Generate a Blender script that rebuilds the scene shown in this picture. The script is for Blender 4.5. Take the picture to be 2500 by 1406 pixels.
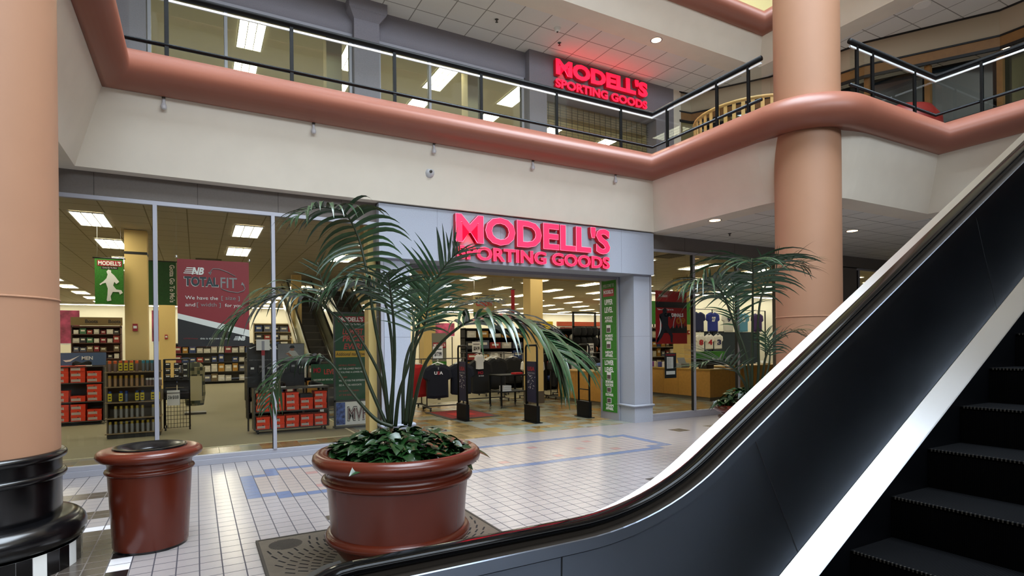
import bpy, math, random
from mathutils import Vector, Matrix
R = math.radians
random.seed(7)
scn = bpy.context.scene
for o in list(bpy.data.objects): bpy.data.objects.remove(o)
# ------------------------------------------------------------------ camera
cd = bpy.data.cameras.new('camera'); cam = bpy.data.objects.new('camera', cd); scn.collection.objects.link(cam)
YAW, RHO = R(29), 0.0105
F = Vector((math.sin(YAW), math.cos(YAW), 0)); RR = Vector((math.cos(YAW), -math.sin(YAW), 0)); UU = Vector((0, 0, 1))
cxv = RR*math.cos(RHO) - UU*math.sin(RHO); cyv = RR*math.sin(RHO) + UU*math.cos(RHO)
cam.matrix_world = Matrix(((cxv.x, cyv.x, -F.x, 0), (cxv.y, cyv.y, -F.y, 0), (cxv.z, cyv.z, -F.z, 1.65), (0, 0, 0, 1)))
cd.sensor_width = 36; cd.lens = 36*1390/2500; cd.shift_y = 137/2500; cd.clip_start = 0.02; cd.clip_end = 200
scn.camera = cam
# ------------------------------------------------------------------ world, skylight, exposure
w = bpy.data.worlds.new('sky'); scn.world = w; w.use_nodes = True
w.node_tree.nodes['Background'].inputs[0].default_value = (0.72, 0.86, 1.0, 1)
w.node_tree.nodes['Background'].inputs[1].default_value = 1.0
def area(name, loc, sx, sy, power, col, rot=(0, 0, 0)):
    l = bpy.data.lights.new(name, 'AREA'); l.shape = 'RECTANGLE'; l.size = sx; l.size_y = sy; l.energy = power; l.color = col
    o = bpy.data.objects.new(name, l); o.location = loc; o.rotation_euler = rot; scn.collection.objects.link(o); return o
area('skylight_daylight', (3.9, .9, 18.8), 11.0, 14.0, 6600, (0.78, 0.89, 1.0))
area('far_skylight_daylight', (23.8, 1.0, 18.8), 6, 6, 800, (0.80, 0.90, 1.0))
area('added_south_daylight', (5, -13.8, 11.0), 30, 3.8, 2600, (0.82, 0.91, 1.0), (R(90), 0, R(0)))  # added daylight from an unseen south side, for steel reflections and frontal light
scn.view_settings.view_transform = 'Standard'; scn.view_settings.look = 'None'
scn.view_settings.exposure = 0.3; scn.view_settings.gamma = 1.0; scn.view_settings.use_curve_mapping = False
cy = scn.cycles
cy.max_bounces = 8; cy.diffuse_bounces = 4; cy.glossy_bounces = 3; cy.transmission_bounces = 4; cy.transparent_max_bounces = 24
cy.sample_clamp_indirect = 4; cy.caustics_reflective = False; cy.caustics_refractive = False; cy.blur_glossy = 0.5
# ------------------------------------------------------------------ helpers
def lin(c):
    if isinstance(c, str):
        c = c.lstrip('#'); c = [int(c[i:i+2], 16)/255 for i in (0, 2, 4)]
    return tuple((v/12.92 if v <= .04045 else ((v+.055)/1.055)**2.4) for v in c) + (1,)
MATS = {}
def mat(name, col, rough=.6, metal=0, spec=.5, noise=0, nscale=30, bump=0, bscale=200, emit=None, es=0, coat=0, aniso=0):
    if name in MATS: return MATS[name]
    m = bpy.data.materials.new(name); m.use_nodes = True; nt = m.node_tree; b = nt.nodes['Principled BSDF']
    c = lin(col); b.inputs['Base Color'].default_value = c; b.inputs['Roughness'].default_value = rough
    b.inputs['Metallic'].default_value = metal; b.inputs['Specular IOR Level'].default_value = spec
    if coat: b.inputs['Coat Weight'].default_value = coat; b.inputs['Coat Roughness'].default_value = .08
    if aniso: b.inputs['Anisotropic'].default_value = aniso
    if emit: b.inputs['Emission Color'].default_value = lin(emit); b.inputs['Emission Strength'].default_value = es
    if noise or bump:
        tc = nt.nodes.new('ShaderNodeTexCoord')
    if noise:
        n = nt.nodes.new('ShaderNodeTexNoise'); n.inputs['Scale'].default_value = nscale; n.inputs['Detail'].default_value = 4
        nt.links.new(tc.outputs['Object'], n.inputs['Vector'])
        r = nt.nodes.new('ShaderNodeMapRange'); r.inputs['From Min'].default_value = .25; r.inputs['From Max'].default_value = .75
        r.inputs['To Min'].default_value = 1-noise; r.inputs['To Max'].default_value = 1+noise
        nt.links.new(n.outputs['Fac'], r.inputs['Value'])
        mx = nt.nodes.new('ShaderNodeVectorMath'); mx.operation = 'SCALE'; mx.inputs[0].default_value = c[:3]
        nt.links.new(r.outputs[0], mx.inputs['Scale']); nt.links.new(mx.outputs[0], b.inputs['Base Color'])
    if bump:
        n2 = nt.nodes.new('ShaderNodeTexNoise'); n2.inputs['Scale'].default_value = bscale; n2.inputs['Detail'].default_value = 3
        nt.links.new(tc.outputs['Object'], n2.inputs['Vector'])
        bp = nt.nodes.new('ShaderNodeBump'); bp.inputs['Strength'].default_value = bump; bp.inputs['Distance'].default_value = .01
        nt.links.new(n2.outputs['Fac'], bp.inputs['Height']); nt.links.new(bp.outputs[0], b.inputs['Normal'])
    MATS[name] = m; return m
def grid_mat(name, cols, sx, sy, ox, oy, line, gw, rough=.5, axes=(0, 1), jitter=0, spec=.5, noise=0, nscale=8, weights=None, coat=0):
    """tiles on a regular grid with joints; cols: one colour or several picked at random per tile"""
    m = bpy.data.materials.new(name); m.use_nodes = True; nt = m.node_tree; b = nt.nodes['Principled BSDF']; N = nt.nodes.new; L = nt.links.new
    b.inputs['Roughness'].default_value = rough; b.inputs['Specular IOR Level'].default_value = spec
    if coat: b.inputs['Coat Weight'].default_value = coat; b.inputs['Coat Roughness'].default_value = .05
    tc = N('ShaderNodeTexCoord'); sp = N('ShaderNodeSeparateXYZ'); L(tc.outputs['Object'], sp.inputs[0])
    def mth(op, a, bb=None, c=None):
        n = N('ShaderNodeMath'); n.operation = op
        for i, v in enumerate((a, bb, c)):
            if v is None: continue
            if isinstance(v, (int, float)): n.inputs[i].default_value = v
            else: L(v, n.inputs[i])
        return n.outputs[0]
    us = []; masks = []
    for ax, s, o in ((axes[0], sx, ox), (axes[1], sy, oy)):
        u = mth('DIVIDE', mth('SUBTRACT', sp.outputs[ax], o), s); us.append(mth('FLOOR', u))
        fr = mth('FRACT', u); d = mth('MINIMUM', fr, mth('SUBTRACT', 1.0, fr)); masks.append(mth('LESS_THAN', d, gw/2/s))
    mask = mth('MAXIMUM', masks[0], masks[1])
    cb = N('ShaderNodeCombineXYZ'); L(us[0], cb.inputs[0]); L(us[1], cb.inputs[1])
    wn = N('ShaderNodeTexWhiteNoise'); wn.noise_dimensions = '3D'; L(cb.outputs[0], wn.inputs['Vector'])
    cr = N('ShaderNodeValToRGB'); cr.color_ramp.interpolation = 'CONSTANT'; L(wn.outputs['Value'], cr.inputs[0])
    k = len(cols); el = cr.color_ramp.elements
    wts = weights or [1.0/k]*k; acc = 0
    for i, c in enumerate(cols):
        e = el[i] if i < 2 else el.new(min(acc, .999)); e.position = min(acc, .999); e.color = lin(c); acc += wts[i]
    if k == 1: el[1].position = 1; el[1].color = lin(cols[0])
    base = cr.outputs[0]
    if jitter or noise:
        v = mth('ADD', mth('MULTIPLY', wn.outputs['Value'], jitter), 1-jitter/2)
        if noise:
            n = N('ShaderNodeTexNoise'); n.inputs['Scale'].default_value = nscale; L(tc.outputs['Object'], n.inputs['Vector'])
            v = mth('ADD', v, mth('MULTIPLY', mth('SUBTRACT', n.outputs['Fac'], .5), noise))
        vm = N('ShaderNodeVectorMath'); vm.operation = 'SCALE'; L(base, vm.inputs[0]); L(v, vm.inputs['Scale']); base = vm.outputs[0]
    mx = N('ShaderNodeMix'); mx.data_type = 'RGBA'; L(mask, mx.inputs['Factor']); L(base, mx.inputs[6]); mx.inputs[7].default_value = lin(line)
    L(mx.outputs[2], b.inputs['Base Color'])
    rg = mth('ADD', rough, mth('MULTIPLY', mask, .4)); L(rg, b.inputs['Roughness'])
    MATS[name] = m; return m
def glass_mat(name, tint=(1, 1, 1), refl=1.0, ior=1.5):
    m = bpy.data.materials.new(name); m.use_nodes = True; nt = m.node_tree; N = nt.nodes.new; L = nt.links.new
    nt.nodes.remove(nt.nodes['Principled BSDF']); out = nt.nodes['Material Output']
    t = N('ShaderNodeBsdfTransparent'); t.inputs[0].default_value = (*tint, 1); g = N('ShaderNodeBsdfGlossy'); g.inputs['Roughness'].default_value = 0.0
    fr = N('ShaderNodeFresnel'); fr.inputs['IOR'].default_value = ior
    ml = N('ShaderNodeMath'); ml.operation = 'MULTIPLY'; ml.inputs[1].default_value = refl; ml.use_clamp = True; L(fr.outputs[0], ml.inputs[0])
    mx = N('ShaderNodeMixShader'); L(ml.outputs[0], mx.inputs[0]); L(t.outputs[0], mx.inputs[1]); L(g.outputs[0], mx.inputs[2]); L(mx.outputs[0], out.inputs[0])
    MATS[name] = m; return m
def brushed(name, col, rough=.3, ax=0, var=.12, aniso=1.0, tan=(0, 1, 0)):
    m = mat(name, col, rough, 1.0); nt = m.node_tree; b = nt.nodes['Principled BSDF']
    tc = nt.nodes.new('ShaderNodeTexCoord'); mp = nt.nodes.new('ShaderNodeMapping'); sc = [260, 260, 260]; sc[ax] = 3
    mp.inputs['Scale'].default_value = sc; n = nt.nodes.new('ShaderNodeTexNoise'); n.inputs['Scale'].default_value = 1; n.inputs['Detail'].default_value = 2
    n2 = nt.nodes.new('ShaderNodeTexNoise'); n2.inputs['Scale'].default_value = 2.2; n2.inputs['Detail'].default_value = 5
    nt.links.new(tc.outputs['Object'], mp.inputs[0]); nt.links.new(mp.outputs[0], n.inputs['Vector']); nt.links.new(tc.outputs['Object'], n2.inputs['Vector'])
    ad = nt.nodes.new('ShaderNodeMath'); ad.operation = 'ADD'; ml = nt.nodes.new('ShaderNodeMath'); ml.operation = 'MULTIPLY_ADD'; ml.inputs[1].default_value = .25; ml.inputs[2].default_value = .375; nt.links.new(n.outputs['Fac'], ml.inputs[0]); nt.links.new(ml.outputs[0], ad.inputs[0]); nt.links.new(n2.outputs['Fac'], ad.inputs[1])
    r = nt.nodes.new('ShaderNodeMapRange'); r.inputs['From Min'].default_value = .6; r.inputs['From Max'].default_value = 1.4
    r.inputs['To Min'].default_value = rough-var; r.inputs['To Max'].default_value = rough+var
    nt.links.new(ad.outputs[0], r.inputs['Value']); nt.links.new(r.outputs[0], b.inputs['Roughness'])
    b.inputs['Anisotropic'].default_value = aniso
    tv = nt.nodes.new('ShaderNodeCombineXYZ')
    for i_ in range(3): tv.inputs[i_].default_value = tan[i_]
    nt.links.new(tv.outputs[0], b.inputs['Tangent'])
    return m
class MB:
    def __init__(s): s.v = []; s.f = []; s.mi = []; s.sm = []; s.mats = []; s.cur = 0; s.smooth = False
    def use(s, m, smooth=None):
        if m not in s.mats: s.mats.append(m)
        s.cur = s.mats.index(m)
        if smooth is not None: s.smooth = smooth
        return s
    def add(s, vs, fs):
        k = len(s.v); s.v += [tuple(v) for v in vs]
        for f in fs: s.f.append(tuple(k+i for i in f)); s.mi.append(s.cur); s.sm.append(s.smooth)
        return s
    def box(s, x0, x1, y0, y1, z0, z1, M=None):
        vs = [(x0, y0, z0), (x1, y0, z0), (x1, y1, z0), (x0, y1, z0), (x0, y0, z1), (x1, y0, z1), (x1, y1, z1), (x0, y1, z1)]
        if M: vs = [M @ Vector(v) for v in vs]
        return s.add(vs, [(0, 3, 2, 1), (4, 5, 6, 7), (0, 1, 5, 4), (1, 2, 6, 5), (2, 3, 7, 6), (3, 0, 4, 7)])
    def cbox(s, c, d, M=None):
        return s.box(c[0]-d[0]/2, c[0]+d[0]/2, c[1]-d[1]/2, c[1]+d[1]/2, c[2]-d[2]/2, c[2]+d[2]/2, M)
    def quad(s, a, b, c, d): return s.add([a, b, c, d], [(0, 1, 2, 3)])
    def lathe(s, prof, c=(0, 0, 0), n=48, sq=None):
        cut = [k for k in range(1, len(prof)-1) if abs(((math.atan2(prof[k+1][1]-prof[k][1], prof[k+1][0]-prof[k][0]) - math.atan2(prof[k][1]-prof[k-1][1], prof[k][0]-prof[k-1][0])) + math.pi) % (2*math.pi) - math.pi) > .75]
        if cut:
            e = [0]+cut+[len(prof)-1]
            for a_, b_ in zip(e[:-1], e[1:]): s.lathe(prof[a_:b_+1], c, n)
            return s
        vs = []; fs = []; m = len(prof); sm = s.smooth; s.smooth = True
        for i in range(n):
            a = 2*math.pi*i/n
            for r, z in prof: vs.append((c[0]+r*math.cos(a), c[1]+r*math.sin(a), c[2]+z))
        for i in range(n):
            j = (i+1) % n
            for k in range(m-1): fs.append((i*m+k, j*m+k, j*m+k+1, i*m+k+1))
        s.add(vs, fs); s.smooth = sm; return s
    def disc(s, c, r, n=32, up=True, r0=0):
        vs = [(c[0]+r*math.cos(2*math.pi*i/n), c[1]+r*math.sin(2*math.pi*i/n), c[2]) for i in range(n)]
        return s.add(vs, [tuple(range(n)) if up else tuple(reversed(range(n)))])
    def tube(s, pts, r, n=8, caps=True, flat=None):
        pts = [Vector(p) for p in pts]; m = len(pts); rs = r if isinstance(r, (list, tuple)) else [r]*m
        vs = []; fs = []; up = Vector((0, 0, 1)); prev = None; sm = s.smooth; s.smooth = True
        for i, p in enumerate(pts):
            t = (pts[min(i+1, m-1)]-pts[max(i-1, 0)]).normalized()
            if prev is None: prev = t.orthogonal().normalized() if abs(t.z) > .95 else t.cross(up).normalized()
            a = (prev - t*prev.dot(t)); a = a.normalized() if a.length > 1e-6 else t.orthogonal().normalized(); prev = a; b = t.cross(a)
            for k in range(n):
                an = 2*math.pi*k/n; vs.append(p + a*math.cos(an)*rs[i] + b*math.sin(an)*rs[i])
        for i in range(m-1):
            for k in range(n):
                l = (k+1) % n; fs.append((i*n+k, i*n+l, (i+1)*n+l, (i+1)*n+k))
        if caps: fs.append(tuple(reversed(range(n)))); fs.append(tuple((m-1)*n+k for k in range(n)))
        s.add(vs, fs); s.smooth = sm; return s
    def prism(s, poly, vec, M=None):
        """poly: 3-D points of one face, extruded by vec"""
        a = [Vector(p) for p in poly]; b = [p+Vector(vec) for p in a]; n = len(a)
        if M: a = [M @ p for p in a]; b = [M @ p for p in b]
        return s.add(a+b, [tuple(range(n)), tuple(reversed(range(n, 2*n)))] + [(i, i+n, (i+1) % n+n, (i+1) % n) for i in range(n)])
    def sweep(s, path, prof, closed=False, caps=False):
        """plan path (x, y); prof (s, z), s offsets to the right of the direction of travel"""
        m = len(path); k = len(prof); vs = []; fs = []
        for i, p in enumerate(path):
            p = Vector(p)
            def nrm(a, b):
                d = (Vector(b)-Vector(a)).normalized(); return Vector((d.y, -d.x))
            if closed: n1 = nrm(path[i-1], path[i]); n2 = nrm(path[i], path[(i+1) % m])
            else:
                n1 = nrm(path[i-1], path[i]) if i > 0 else nrm(path[0], path[1]); n2 = nrm(path[i], path[i+1]) if i < m-1 else n1
            d = (n1+n2); d = d/ (d.length**2/2)
            for q in prof: vs.append((p.x+d.x*q[0], p.y+d.y*q[0], q[1]))
        for i in range(m if closed else m-1):
            j = (i+1) % m
            for q in range(k-1): fs.append((i*k+q, j*k+q, j*k+q+1, i*k+q+1))
        return s.add(vs, fs)
    def mesh(s, name):
        me = bpy.data.meshes.new(name); me.from_pydata(s.v, [], s.f)
        for m in s.mats: me.materials.append(m)
        me.polygons.foreach_set('material_index', s.mi); me.polygons.foreach_set('use_smooth', s.sm); me.update(); return me
    def build(s, name, parent=None, loc=None, rz=0, bevel=0, fix=False):
        me = s.mesh(name)
        if fix:
            import bmesh
            bm = bmesh.new(); bm.from_mesh(me); bmesh.ops.recalc_face_normals(bm, faces=bm.faces); bm.to_mesh(me); bm.free()
        o = bpy.data.objects.new(name, me); scn.collection.objects.link(o)
        if parent: o.parent = parent
        if loc: o.location = loc
        o.rotation_euler.z = rz
        if bevel:
            b = o.modifiers.new('edge', 'BEVEL'); b.width = bevel; b.segments = 2; b.limit_method = 'ANGLE'
        return o
def tag(o, label=None, cat=None, group=None, kind=None):
    if label: o['label'] = label
    if cat: o['category'] = cat
    if group: o['group'] = group
    if kind: o['kind'] = kind
    return o
def thing(name, label, cat, loc=(0, 0, 0), rz=0, group=None):
    o = bpy.data.objects.new(name, None); scn.collection.objects.link(o); o.location = loc; o.rotation_euler.z = rz; o.empty_display_size = .1
    return tag(o, label, cat, group)
KIDS = {}
def dup(root, loc, rz=0, label=None, group=None):
    r = root.copy(); scn.collection.objects.link(r); r.location = loc; r.rotation_euler.z = rz
    if label: r['label'] = label
    if group: r['group'] = group
    def kids(a, b):
        if a.name not in KIDS: KIDS[a.name] = [c for c in bpy.data.objects if c.parent is a]
        for ch in KIDS[a.name]:
            c = ch.copy(); scn.collection.objects.link(c); c.parent = b; kids(ch, c)
    kids(root, r); return r
def struct(o): o['kind'] = 'structure'; return o
TC = {}
def text_mesh(s, off=0.0, ext=0.0, shear=0.0, res=3):
    key = (s, off, ext, shear)
    if key in TC: return TC[key].copy()
    c = bpy.data.curves.new('t', 'FONT'); c.body = s; c.offset = off; c.extrude = ext; c.shear = shear; c.resolution_u = res; c.align_x = 'LEFT'
    o = bpy.data.objects.new('t', c); scn.collection.objects.link(o)
    me = bpy.data.meshes.new_from_object(o.evaluated_get(bpy.context.evaluated_depsgraph_get())); bpy.data.objects.remove(o)
    TC[key] = me; return me.copy()
def text(s, name, parent, m, x0, x1, z0, z1, y, depth=.002, off=.0, shear=0, face=(0, -1), local=None):
    """flat lettering filling x0..x1, z0..z1 on a plane facing -y (in the parent's space); vertical stacks use newlines"""
    me = text_mesh(s, off, .5, shear); co = [v.co.copy() for v in me.vertices]
    a0 = min(c.x for c in co); a1 = max(c.x for c in co); b0 = min(c.y for c in co); b1 = max(c.y for c in co)
    for v, c in zip(me.vertices, co):
        v.co = Vector((x0+(c.x-a0)/(a1-a0)*(x1-x0), y - (depth/2 + c.z*depth), z0+(c.y-b0)/(b1-b0)*(z1-z0)))
    if local is not None: me.transform(local)
    me.materials.clear(); me.materials.append(m)
    o = bpy.data.objects.new(name, me); scn.collection.objects.link(o)
    if parent: o.parent = parent
    return o
# ------------------------------------------------------------------ materials
cream = mat('cream_paint', '#e2dacb', .85, noise=.03, nscale=3)
beige = mat('column_paint', '#ab8064', .55, noise=.02, nscale=4)
terra = mat('salmon_gloss_paint', '#905846', .38, noise=.02, nscale=3)
grey_st = mat('grey_stucco', '#85828a', .9, noise=.07, nscale=60, bump=.25, bscale=120)
blue_st = mat('pale_blue_stucco', '#a5abb8', .9, noise=.06, nscale=60, bump=.25, bscale=120)
dark_st = mat('taupe_wall', '#6f6964', .9, noise=.05, nscale=50)
alu = mat('aluminium', '#9d9ea8', .4, .15)
blackm = mat('black_metal', '#08090a', .5, 0, .2)
blackg = mat('black_gloss', '#09090b', .22, 0, .6)
rubber = mat('black_rubber', '#050506', .10, 0, .10)
clayr = mat('terracotta_glaze', '#5a2213', .26, noise=.06, nscale=6, spec=.5)
white = mat('white_paint', '#e9e7e0', .6)
yellow = mat('yellow_column_paint', '#dfc07c', .6)
glass = glass_mat('shop_glass', (.93, .95, .92), .6)
glass_up = glass_mat('upper_shop_glass', (.88, .92, .88), 1.3)
rail_glass = glass_mat('rail_glass', (.86, .91, .88), .8)
ceil_t = grid_mat('ceiling_tiles', ['#dcdad4'], .61, .61, .1, .1, '#8e8b84', .02, .9, noise=.05, nscale=40)
store_ceil = grid_mat('store_ceiling_tiles', ['#bdb4a2'], .61, .61, -1.95, 9.4, '#8a8068', .02, .9, noise=.04, nscale=30)
slate = grid_mat('slate_tiles', ['#8e7850', '#8f8e78', '#80693f', '#90938a', '#9c8250', '#7c8273'], .305, .305, 0, 0, '#6b6450', .006, .24, spec=.45, noise=.12, nscale=6)
TILE = dict(sx=.1525, sy=.1525, ox=.0055, oy=9.08, line='#48454c', gw=.0095, rough=.22, jitter=.03, noise=.04, nscale=4)
t_base = grid_mat('mall_tile', ['#9e9795'], **TILE)
t_blue = grid_mat('mall_tile_blue', ['#6a7693'], **TILE)
t_pink = grid_mat('mall_tile_pink', ['#a8857f'], **TILE)
t_cream = grid_mat('mall_tile_rose', ['#a69a92'], **TILE)
t_dark = grid_mat('mall_tile_brown', ['#4a423b'], **{**TILE, 'line': '#6a625c'})
t_black = grid_mat('mall_tile_black', ['#1d1a1a'], **{**TILE, 'line': '#77706c'})
t_white = grid_mat('mall_tile_white', ['#e6e4e6'], **TILE)
carpet = mat('carpet', '#857d64', .95, noise=.12, nscale=180)
neon = mat('sign_face_red', '#ff2a55', .5, emit='#ff0c26', es=2.3)
neon_rim = mat('sign_face_rim', '#ff9ab5', .5, emit='#ff7c9c', es=1.5)
can_red = mat('sign_letter_side', '#7c0818', .4, emit='#c00018', es=.25)
panel_e = mat('light_panel_diffuser', '#ffffff', .5, emit='#fff6dc', es=12.0)
warm_e = mat('downlight_lamp', '#ffffff', .5, emit='#ffc98a', es=14)
gwhite = mat('sign_white', '#efefec', .6)
gred = mat('sign_red', '#9c1526', .5); ggreen = mat('sign_green', '#1c5a2e', .55, noise=.15, nscale=25); gblack = mat('sign_black', '#0d0d10', .5)
ggrass = mat('grass_green_print', '#2f7a1e', .6, noise=.35, nscale=45)
gyel = mat('sign_yellow', '#c9a02c', .5); gnavy = mat('sign_navy', '#141a3a', .5); ggrey = mat('sign_grey', '#8e8e90', .5)
wood = mat('light_wood', '#b8873e', .5, noise=.1, nscale=14); woodd = mat('warm_wood', '#8c6436', .5, noise=.1, nscale=10)
orange = mat('orange_card', '#e23c0e', .55, noise=.04, nscale=6); orange2 = mat('dark_orange_card', '#b82c0c', .55)
gunm = mat('gunmetal', '#4a4742', .4, .4); chrome = mat('chrome', '#c9c9c9', .15, 1.0)
# ================================================================== THE SHELL
def arc(c, r, a0, a1, n=10): return [(c[0]+r*math.cos(R(a0+(a1-a0)*i/n)), c[1]+r*math.sin(R(a0+(a1-a0)*i/n))) for i in range(n+1)]
# tiled mall floor, every 15 cm tile its own face so that the inlay lies on the grid
T = .1525; X0 = .0055; Y0 = 9.08
def tile_kind(i, j):
    x = X0+(i+.5)*T; y = Y0-(j+.5)*T
    mi = min(i, 46-i)
    if 3 <= i <= 43 and 5 <= j <= 15:
        if mi >= 6 and j in (5, 15): return t_blue
        if mi == 5 and (5 <= j <= 7 or 14 <= j <= 15): return t_blue
        if mi == 4 and j in (7, 14): return t_blue
        if mi == 3 and 7 <= j <= 14: return t_blue
        if (i, j) in ((8, 8), (8, 13), (15, 8), (15, 13), (22, 8), (24, 13), (30, 8), (30, 13), (37, 8), (37, 13), (19, 10), (34, 11)): return t_pink
        if (mi > 4 and 5 < j < 15) or (mi == 4 and 7 < j < 14): return t_cream
    if x < -.6 and y < 6.335: return t_dark
    if i == -4 and y < 6.335: return t_white if (j // 2) % 2 == 0 else t_black
    if i == -5 and y < 6.335: return t_black
    if x < -.45 and 6.335 <= y < 6.48: return t_white
    if x < -.75 and (6.8 < y < 7.1 or 7.72 < y < 8.03): return t_dark
    for (ax, ay) in ((7.75, 7.7), (8.67, 7.7), (9.6, 7.7), (7.1, 5.9)):
        if ax < x < ax+.3 and ay < y < ay+.3: return t_dark
    if abs(x-1.08) < .08 and abs(y-5.6) < .08: return t_dark
    if 4.73 < x < 4.95 and 5.1 < y < 5.3: return t_dark
    return t_base
b = MB(); i0, i1, j0, j1 = -40, 130, 0, 66
for j in range(j0, j1):
    run = i0; k = tile_kind(i0, j)
    for i in range(i0+1, i1+1):
        kk = tile_kind(i, j) if i < i1 else None
        if kk is not k:
            b.use(k); y = Y0-j*T; b.quad((X0+run*T, y-T, 0), (X0+i*T, y-T, 0), (X0+i*T, y, 0), (X0+run*T, y, 0)); run = i; k = kk
xa, xb, yb = X0+i0*T, X0+i1*T, Y0-j1*T
b.use(t_base)
b.quad((-16, -14, 0), (26, -14, 0), (26, yb, 0), (-16, yb, 0)); b.quad((-16, yb, 0), (xa, yb, 0), (xa, Y0, 0), (-16, Y0, 0)); b.quad((xb, yb, 0), (26, yb, 0), (26, Y0, 0), (xb, Y0, 0))
b.quad((-16, Y0, 0), (26, Y0, 0), (26, Y0, -.3), (-16, Y0, -.3))
struct(b.build('floor'))
b = MB().use(slate); b.quad((-16, Y0, 0), (32, Y0, 0), (32, 10.6, 0), (-16, 10.6, 0)); b.quad((2.6, 10.6, 0), (32, 10.6, 0), (32, 15.3, 0), (2.6, 15.3, 0))
struct(b.build('floor_entrance'))
b = MB().use(carpet); b.quad((-16, 10.6, .0), (2.6, 10.6, .0), (2.6, 15.3, 0), (-16, 15.3, 0)); b.quad((-16, 15.3, 0), (32, 15.3, 0), (32, 36, 0), (-16, 36, 0))
b.use(mat('threshold', '#cfc6a4', .3)); b.box(-16, 2.62, 10.58, 10.62, 0, .006); b.box(2.58, 2.62, 10.6, 15.3, 0, .006); b.box(2.6, 32, 15.28, 15.32, 0, .006)
struct(b.build('floor_carpet'))
# soffits, sloping fascias and round bull-noses of the gallery
VP2 = [(-16, 5.4), (-1.315, 5.4), (-1.315, 8.9), (8.33, 8.9), (8.33, 5.4), (11.7, 5.4), (11.7, -14)]
P2r = [(-16, 5.4)] + arc((-1.765, 5.85), .45, -90, 0) + [(-1.315, 8.9), (8.33, 8.9)] + arc((8.78, 5.85), .45, 180, 270) + [(11.7, 5.4), (11.7, -14)]
def bull(zc, r=.25, s0=.39): return [(s0+r*math.cos(R(a)), zc+r*math.sin(R(a))) for a in range(-104, 91, 12)]
Pf = [(-16, 5.4)] + arc((-2.315, 6.4), 1.0, -90, 0) + [(-1.315, 8.9), (8.33, 8.9)] + arc((9.33, 6.4), 1.0, 180, 270) + [(11.7, 5.4), (11.7, -14)]
b = MB().use(cream); b.sweep(Pf, [(-.45, 3.945), (0, 3.945), (.34, 4.93)])
struct(b.build('trim_1'))
b = MB().use(terra, True); b.sweep(P2r, [(.2, 4.9), (.33, 4.885)] + bull(5.12) + [(.2, 5.372), (.15, 5.30)]); struct(b.build('trim_2'))
VP3 = [(-16, 5.4), (-1.315, 5.4), (-1.315, 8.9), (11.7, 8.9), (11.7, -14)]
b = MB().use(cream); b.sweep(VP3, [(-.5, 8.13), (0, 8.13), (.36, 8.66)]); struct(b.build('trim_3'))
b = MB().use(terra, True); b.sweep(VP3, [(.2, 8.62), (.33, 8.62)] + bull(8.85, .24) + [(.2, 9.09), (.15, 9.0)]); struct(b.build('trim_4'))
VP4 = [(-6, 5.4), (-1.315, 5.4), (-1.315, 9.6), (12.2, 9.6), (12.2, -6.5), (-6, -6.5)]
b = MB().use(cream); b.sweep(VP4, [(-.5, 14.9), (0, 14.9), (.36, 15.34)], closed=True)
b.use(terra, True); b.sweep(VP4, [(.33, 15.3)] + bull(15.54, .24) + [(.2, 15.78)], closed=True); struct(b.build('trim_5'))
def hring(m, name, z, rects):
    b = MB().use(m)
    for (x0, x1, y0, y1) in rects: b.quad((x0, y0, z), (x0, y1, z), (x1, y1, z), (x1, y0, z))
    return struct(b.build(name))
r2 = [(-16, -1.765, 5.85, 9.09), (8.78, 26, 5.85, 9.09), (12.15, 26, -14, 5.85)]
hring(ceil_t, 'ceiling', 3.945, r2)
f2 = [(-16, -1.1, 5.2, 10.95), (-1.1, 8.1, 8.7, 10.95), (8.1, 26, 5.6, 10.95), (11.5, 26, -14, 5.6)]
hring(mat('gallery_floor', '#b9b2ac', .4), 'floor_upper', 5.30, f2)
r3 = [(-16, -1.815, 5.9, 10.95), (-1.815, 12.2, 9.4, 10.95), (12.2, 26, -14, 9.4)]
hring(ceil_t, 'ceiling_upper', 8.13, r3)
hring(cream, 'floor_third', 9.05, [(-16, -1.1, 5.2, 11.2), (-1.1, 11.5, 8.7, 11.2), (11.5, 26, -14, 8.7)])
hring(cream, 'ceiling_third', 14.9, [(-16, -1.8, 5.9, 11.2), (-1.8, 12.7, 10.1, 11.2), (12.7, 26, -14, 11.2), (-16, 12.7, -14, -7.0), (-16, -6, -7.0, 5.9)])
hring(cream, 'ceiling_roof', 19.1, [(-1.6, 9.0, 7.9, 12), (9.0, 20.8, -14, 12), (20.8, 26.8, -14, -2), (20.8, 26.8, 4, 12), (-1.6, 9.0, -14, -6.1), (-16, -1.6, -14, 12)])
b = MB().use(white)
for k in range(7): b.box(-1.65+k*1.77, -1.57+k*1.77, -6.1, 7.9, 18.6, 18.75)
for k in range(6): b.box(-1.6, 9.0, -6.15+k*2.8, -6.07+k*2.8, 18.6, 18.75)
struct(b.build('window_9'))
# outer walls of the hall
wallm = mat('far_wall_paint', '#8d8068', .85)
for nm, q in (('wall_south', [(-16, -14, 13), (26, -14, 13), (26, -14, 19.1), (-16, -14, 19.1)]), ('wall_south_lower', [(-16, -14, 0), (26, -14, 0), (26, -14, 9.0), (-16, -14, 9.0)]), ('wall_west', [(-16, -14, 0), (-16, 12, 0), (-16, 12, 19.1), (-16, -14, 19.1)]), ('wall_east', [(26, -14, 0), (26, 12, 0), (26, 12, 19.1), (26, -14, 19.1)])):
    struct(MB().use(wallm).quad(*q).build(nm))
b = MB().use(mat('third_level_wall', '#d9cc96', .85)); b.quad((-16, 11.2, 9.05), (26, 11.2, 9.05), (26, 11.2, 19.1), (-16, 11.2, 19.1)); struct(b.build('wall_north_upper'))
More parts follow.
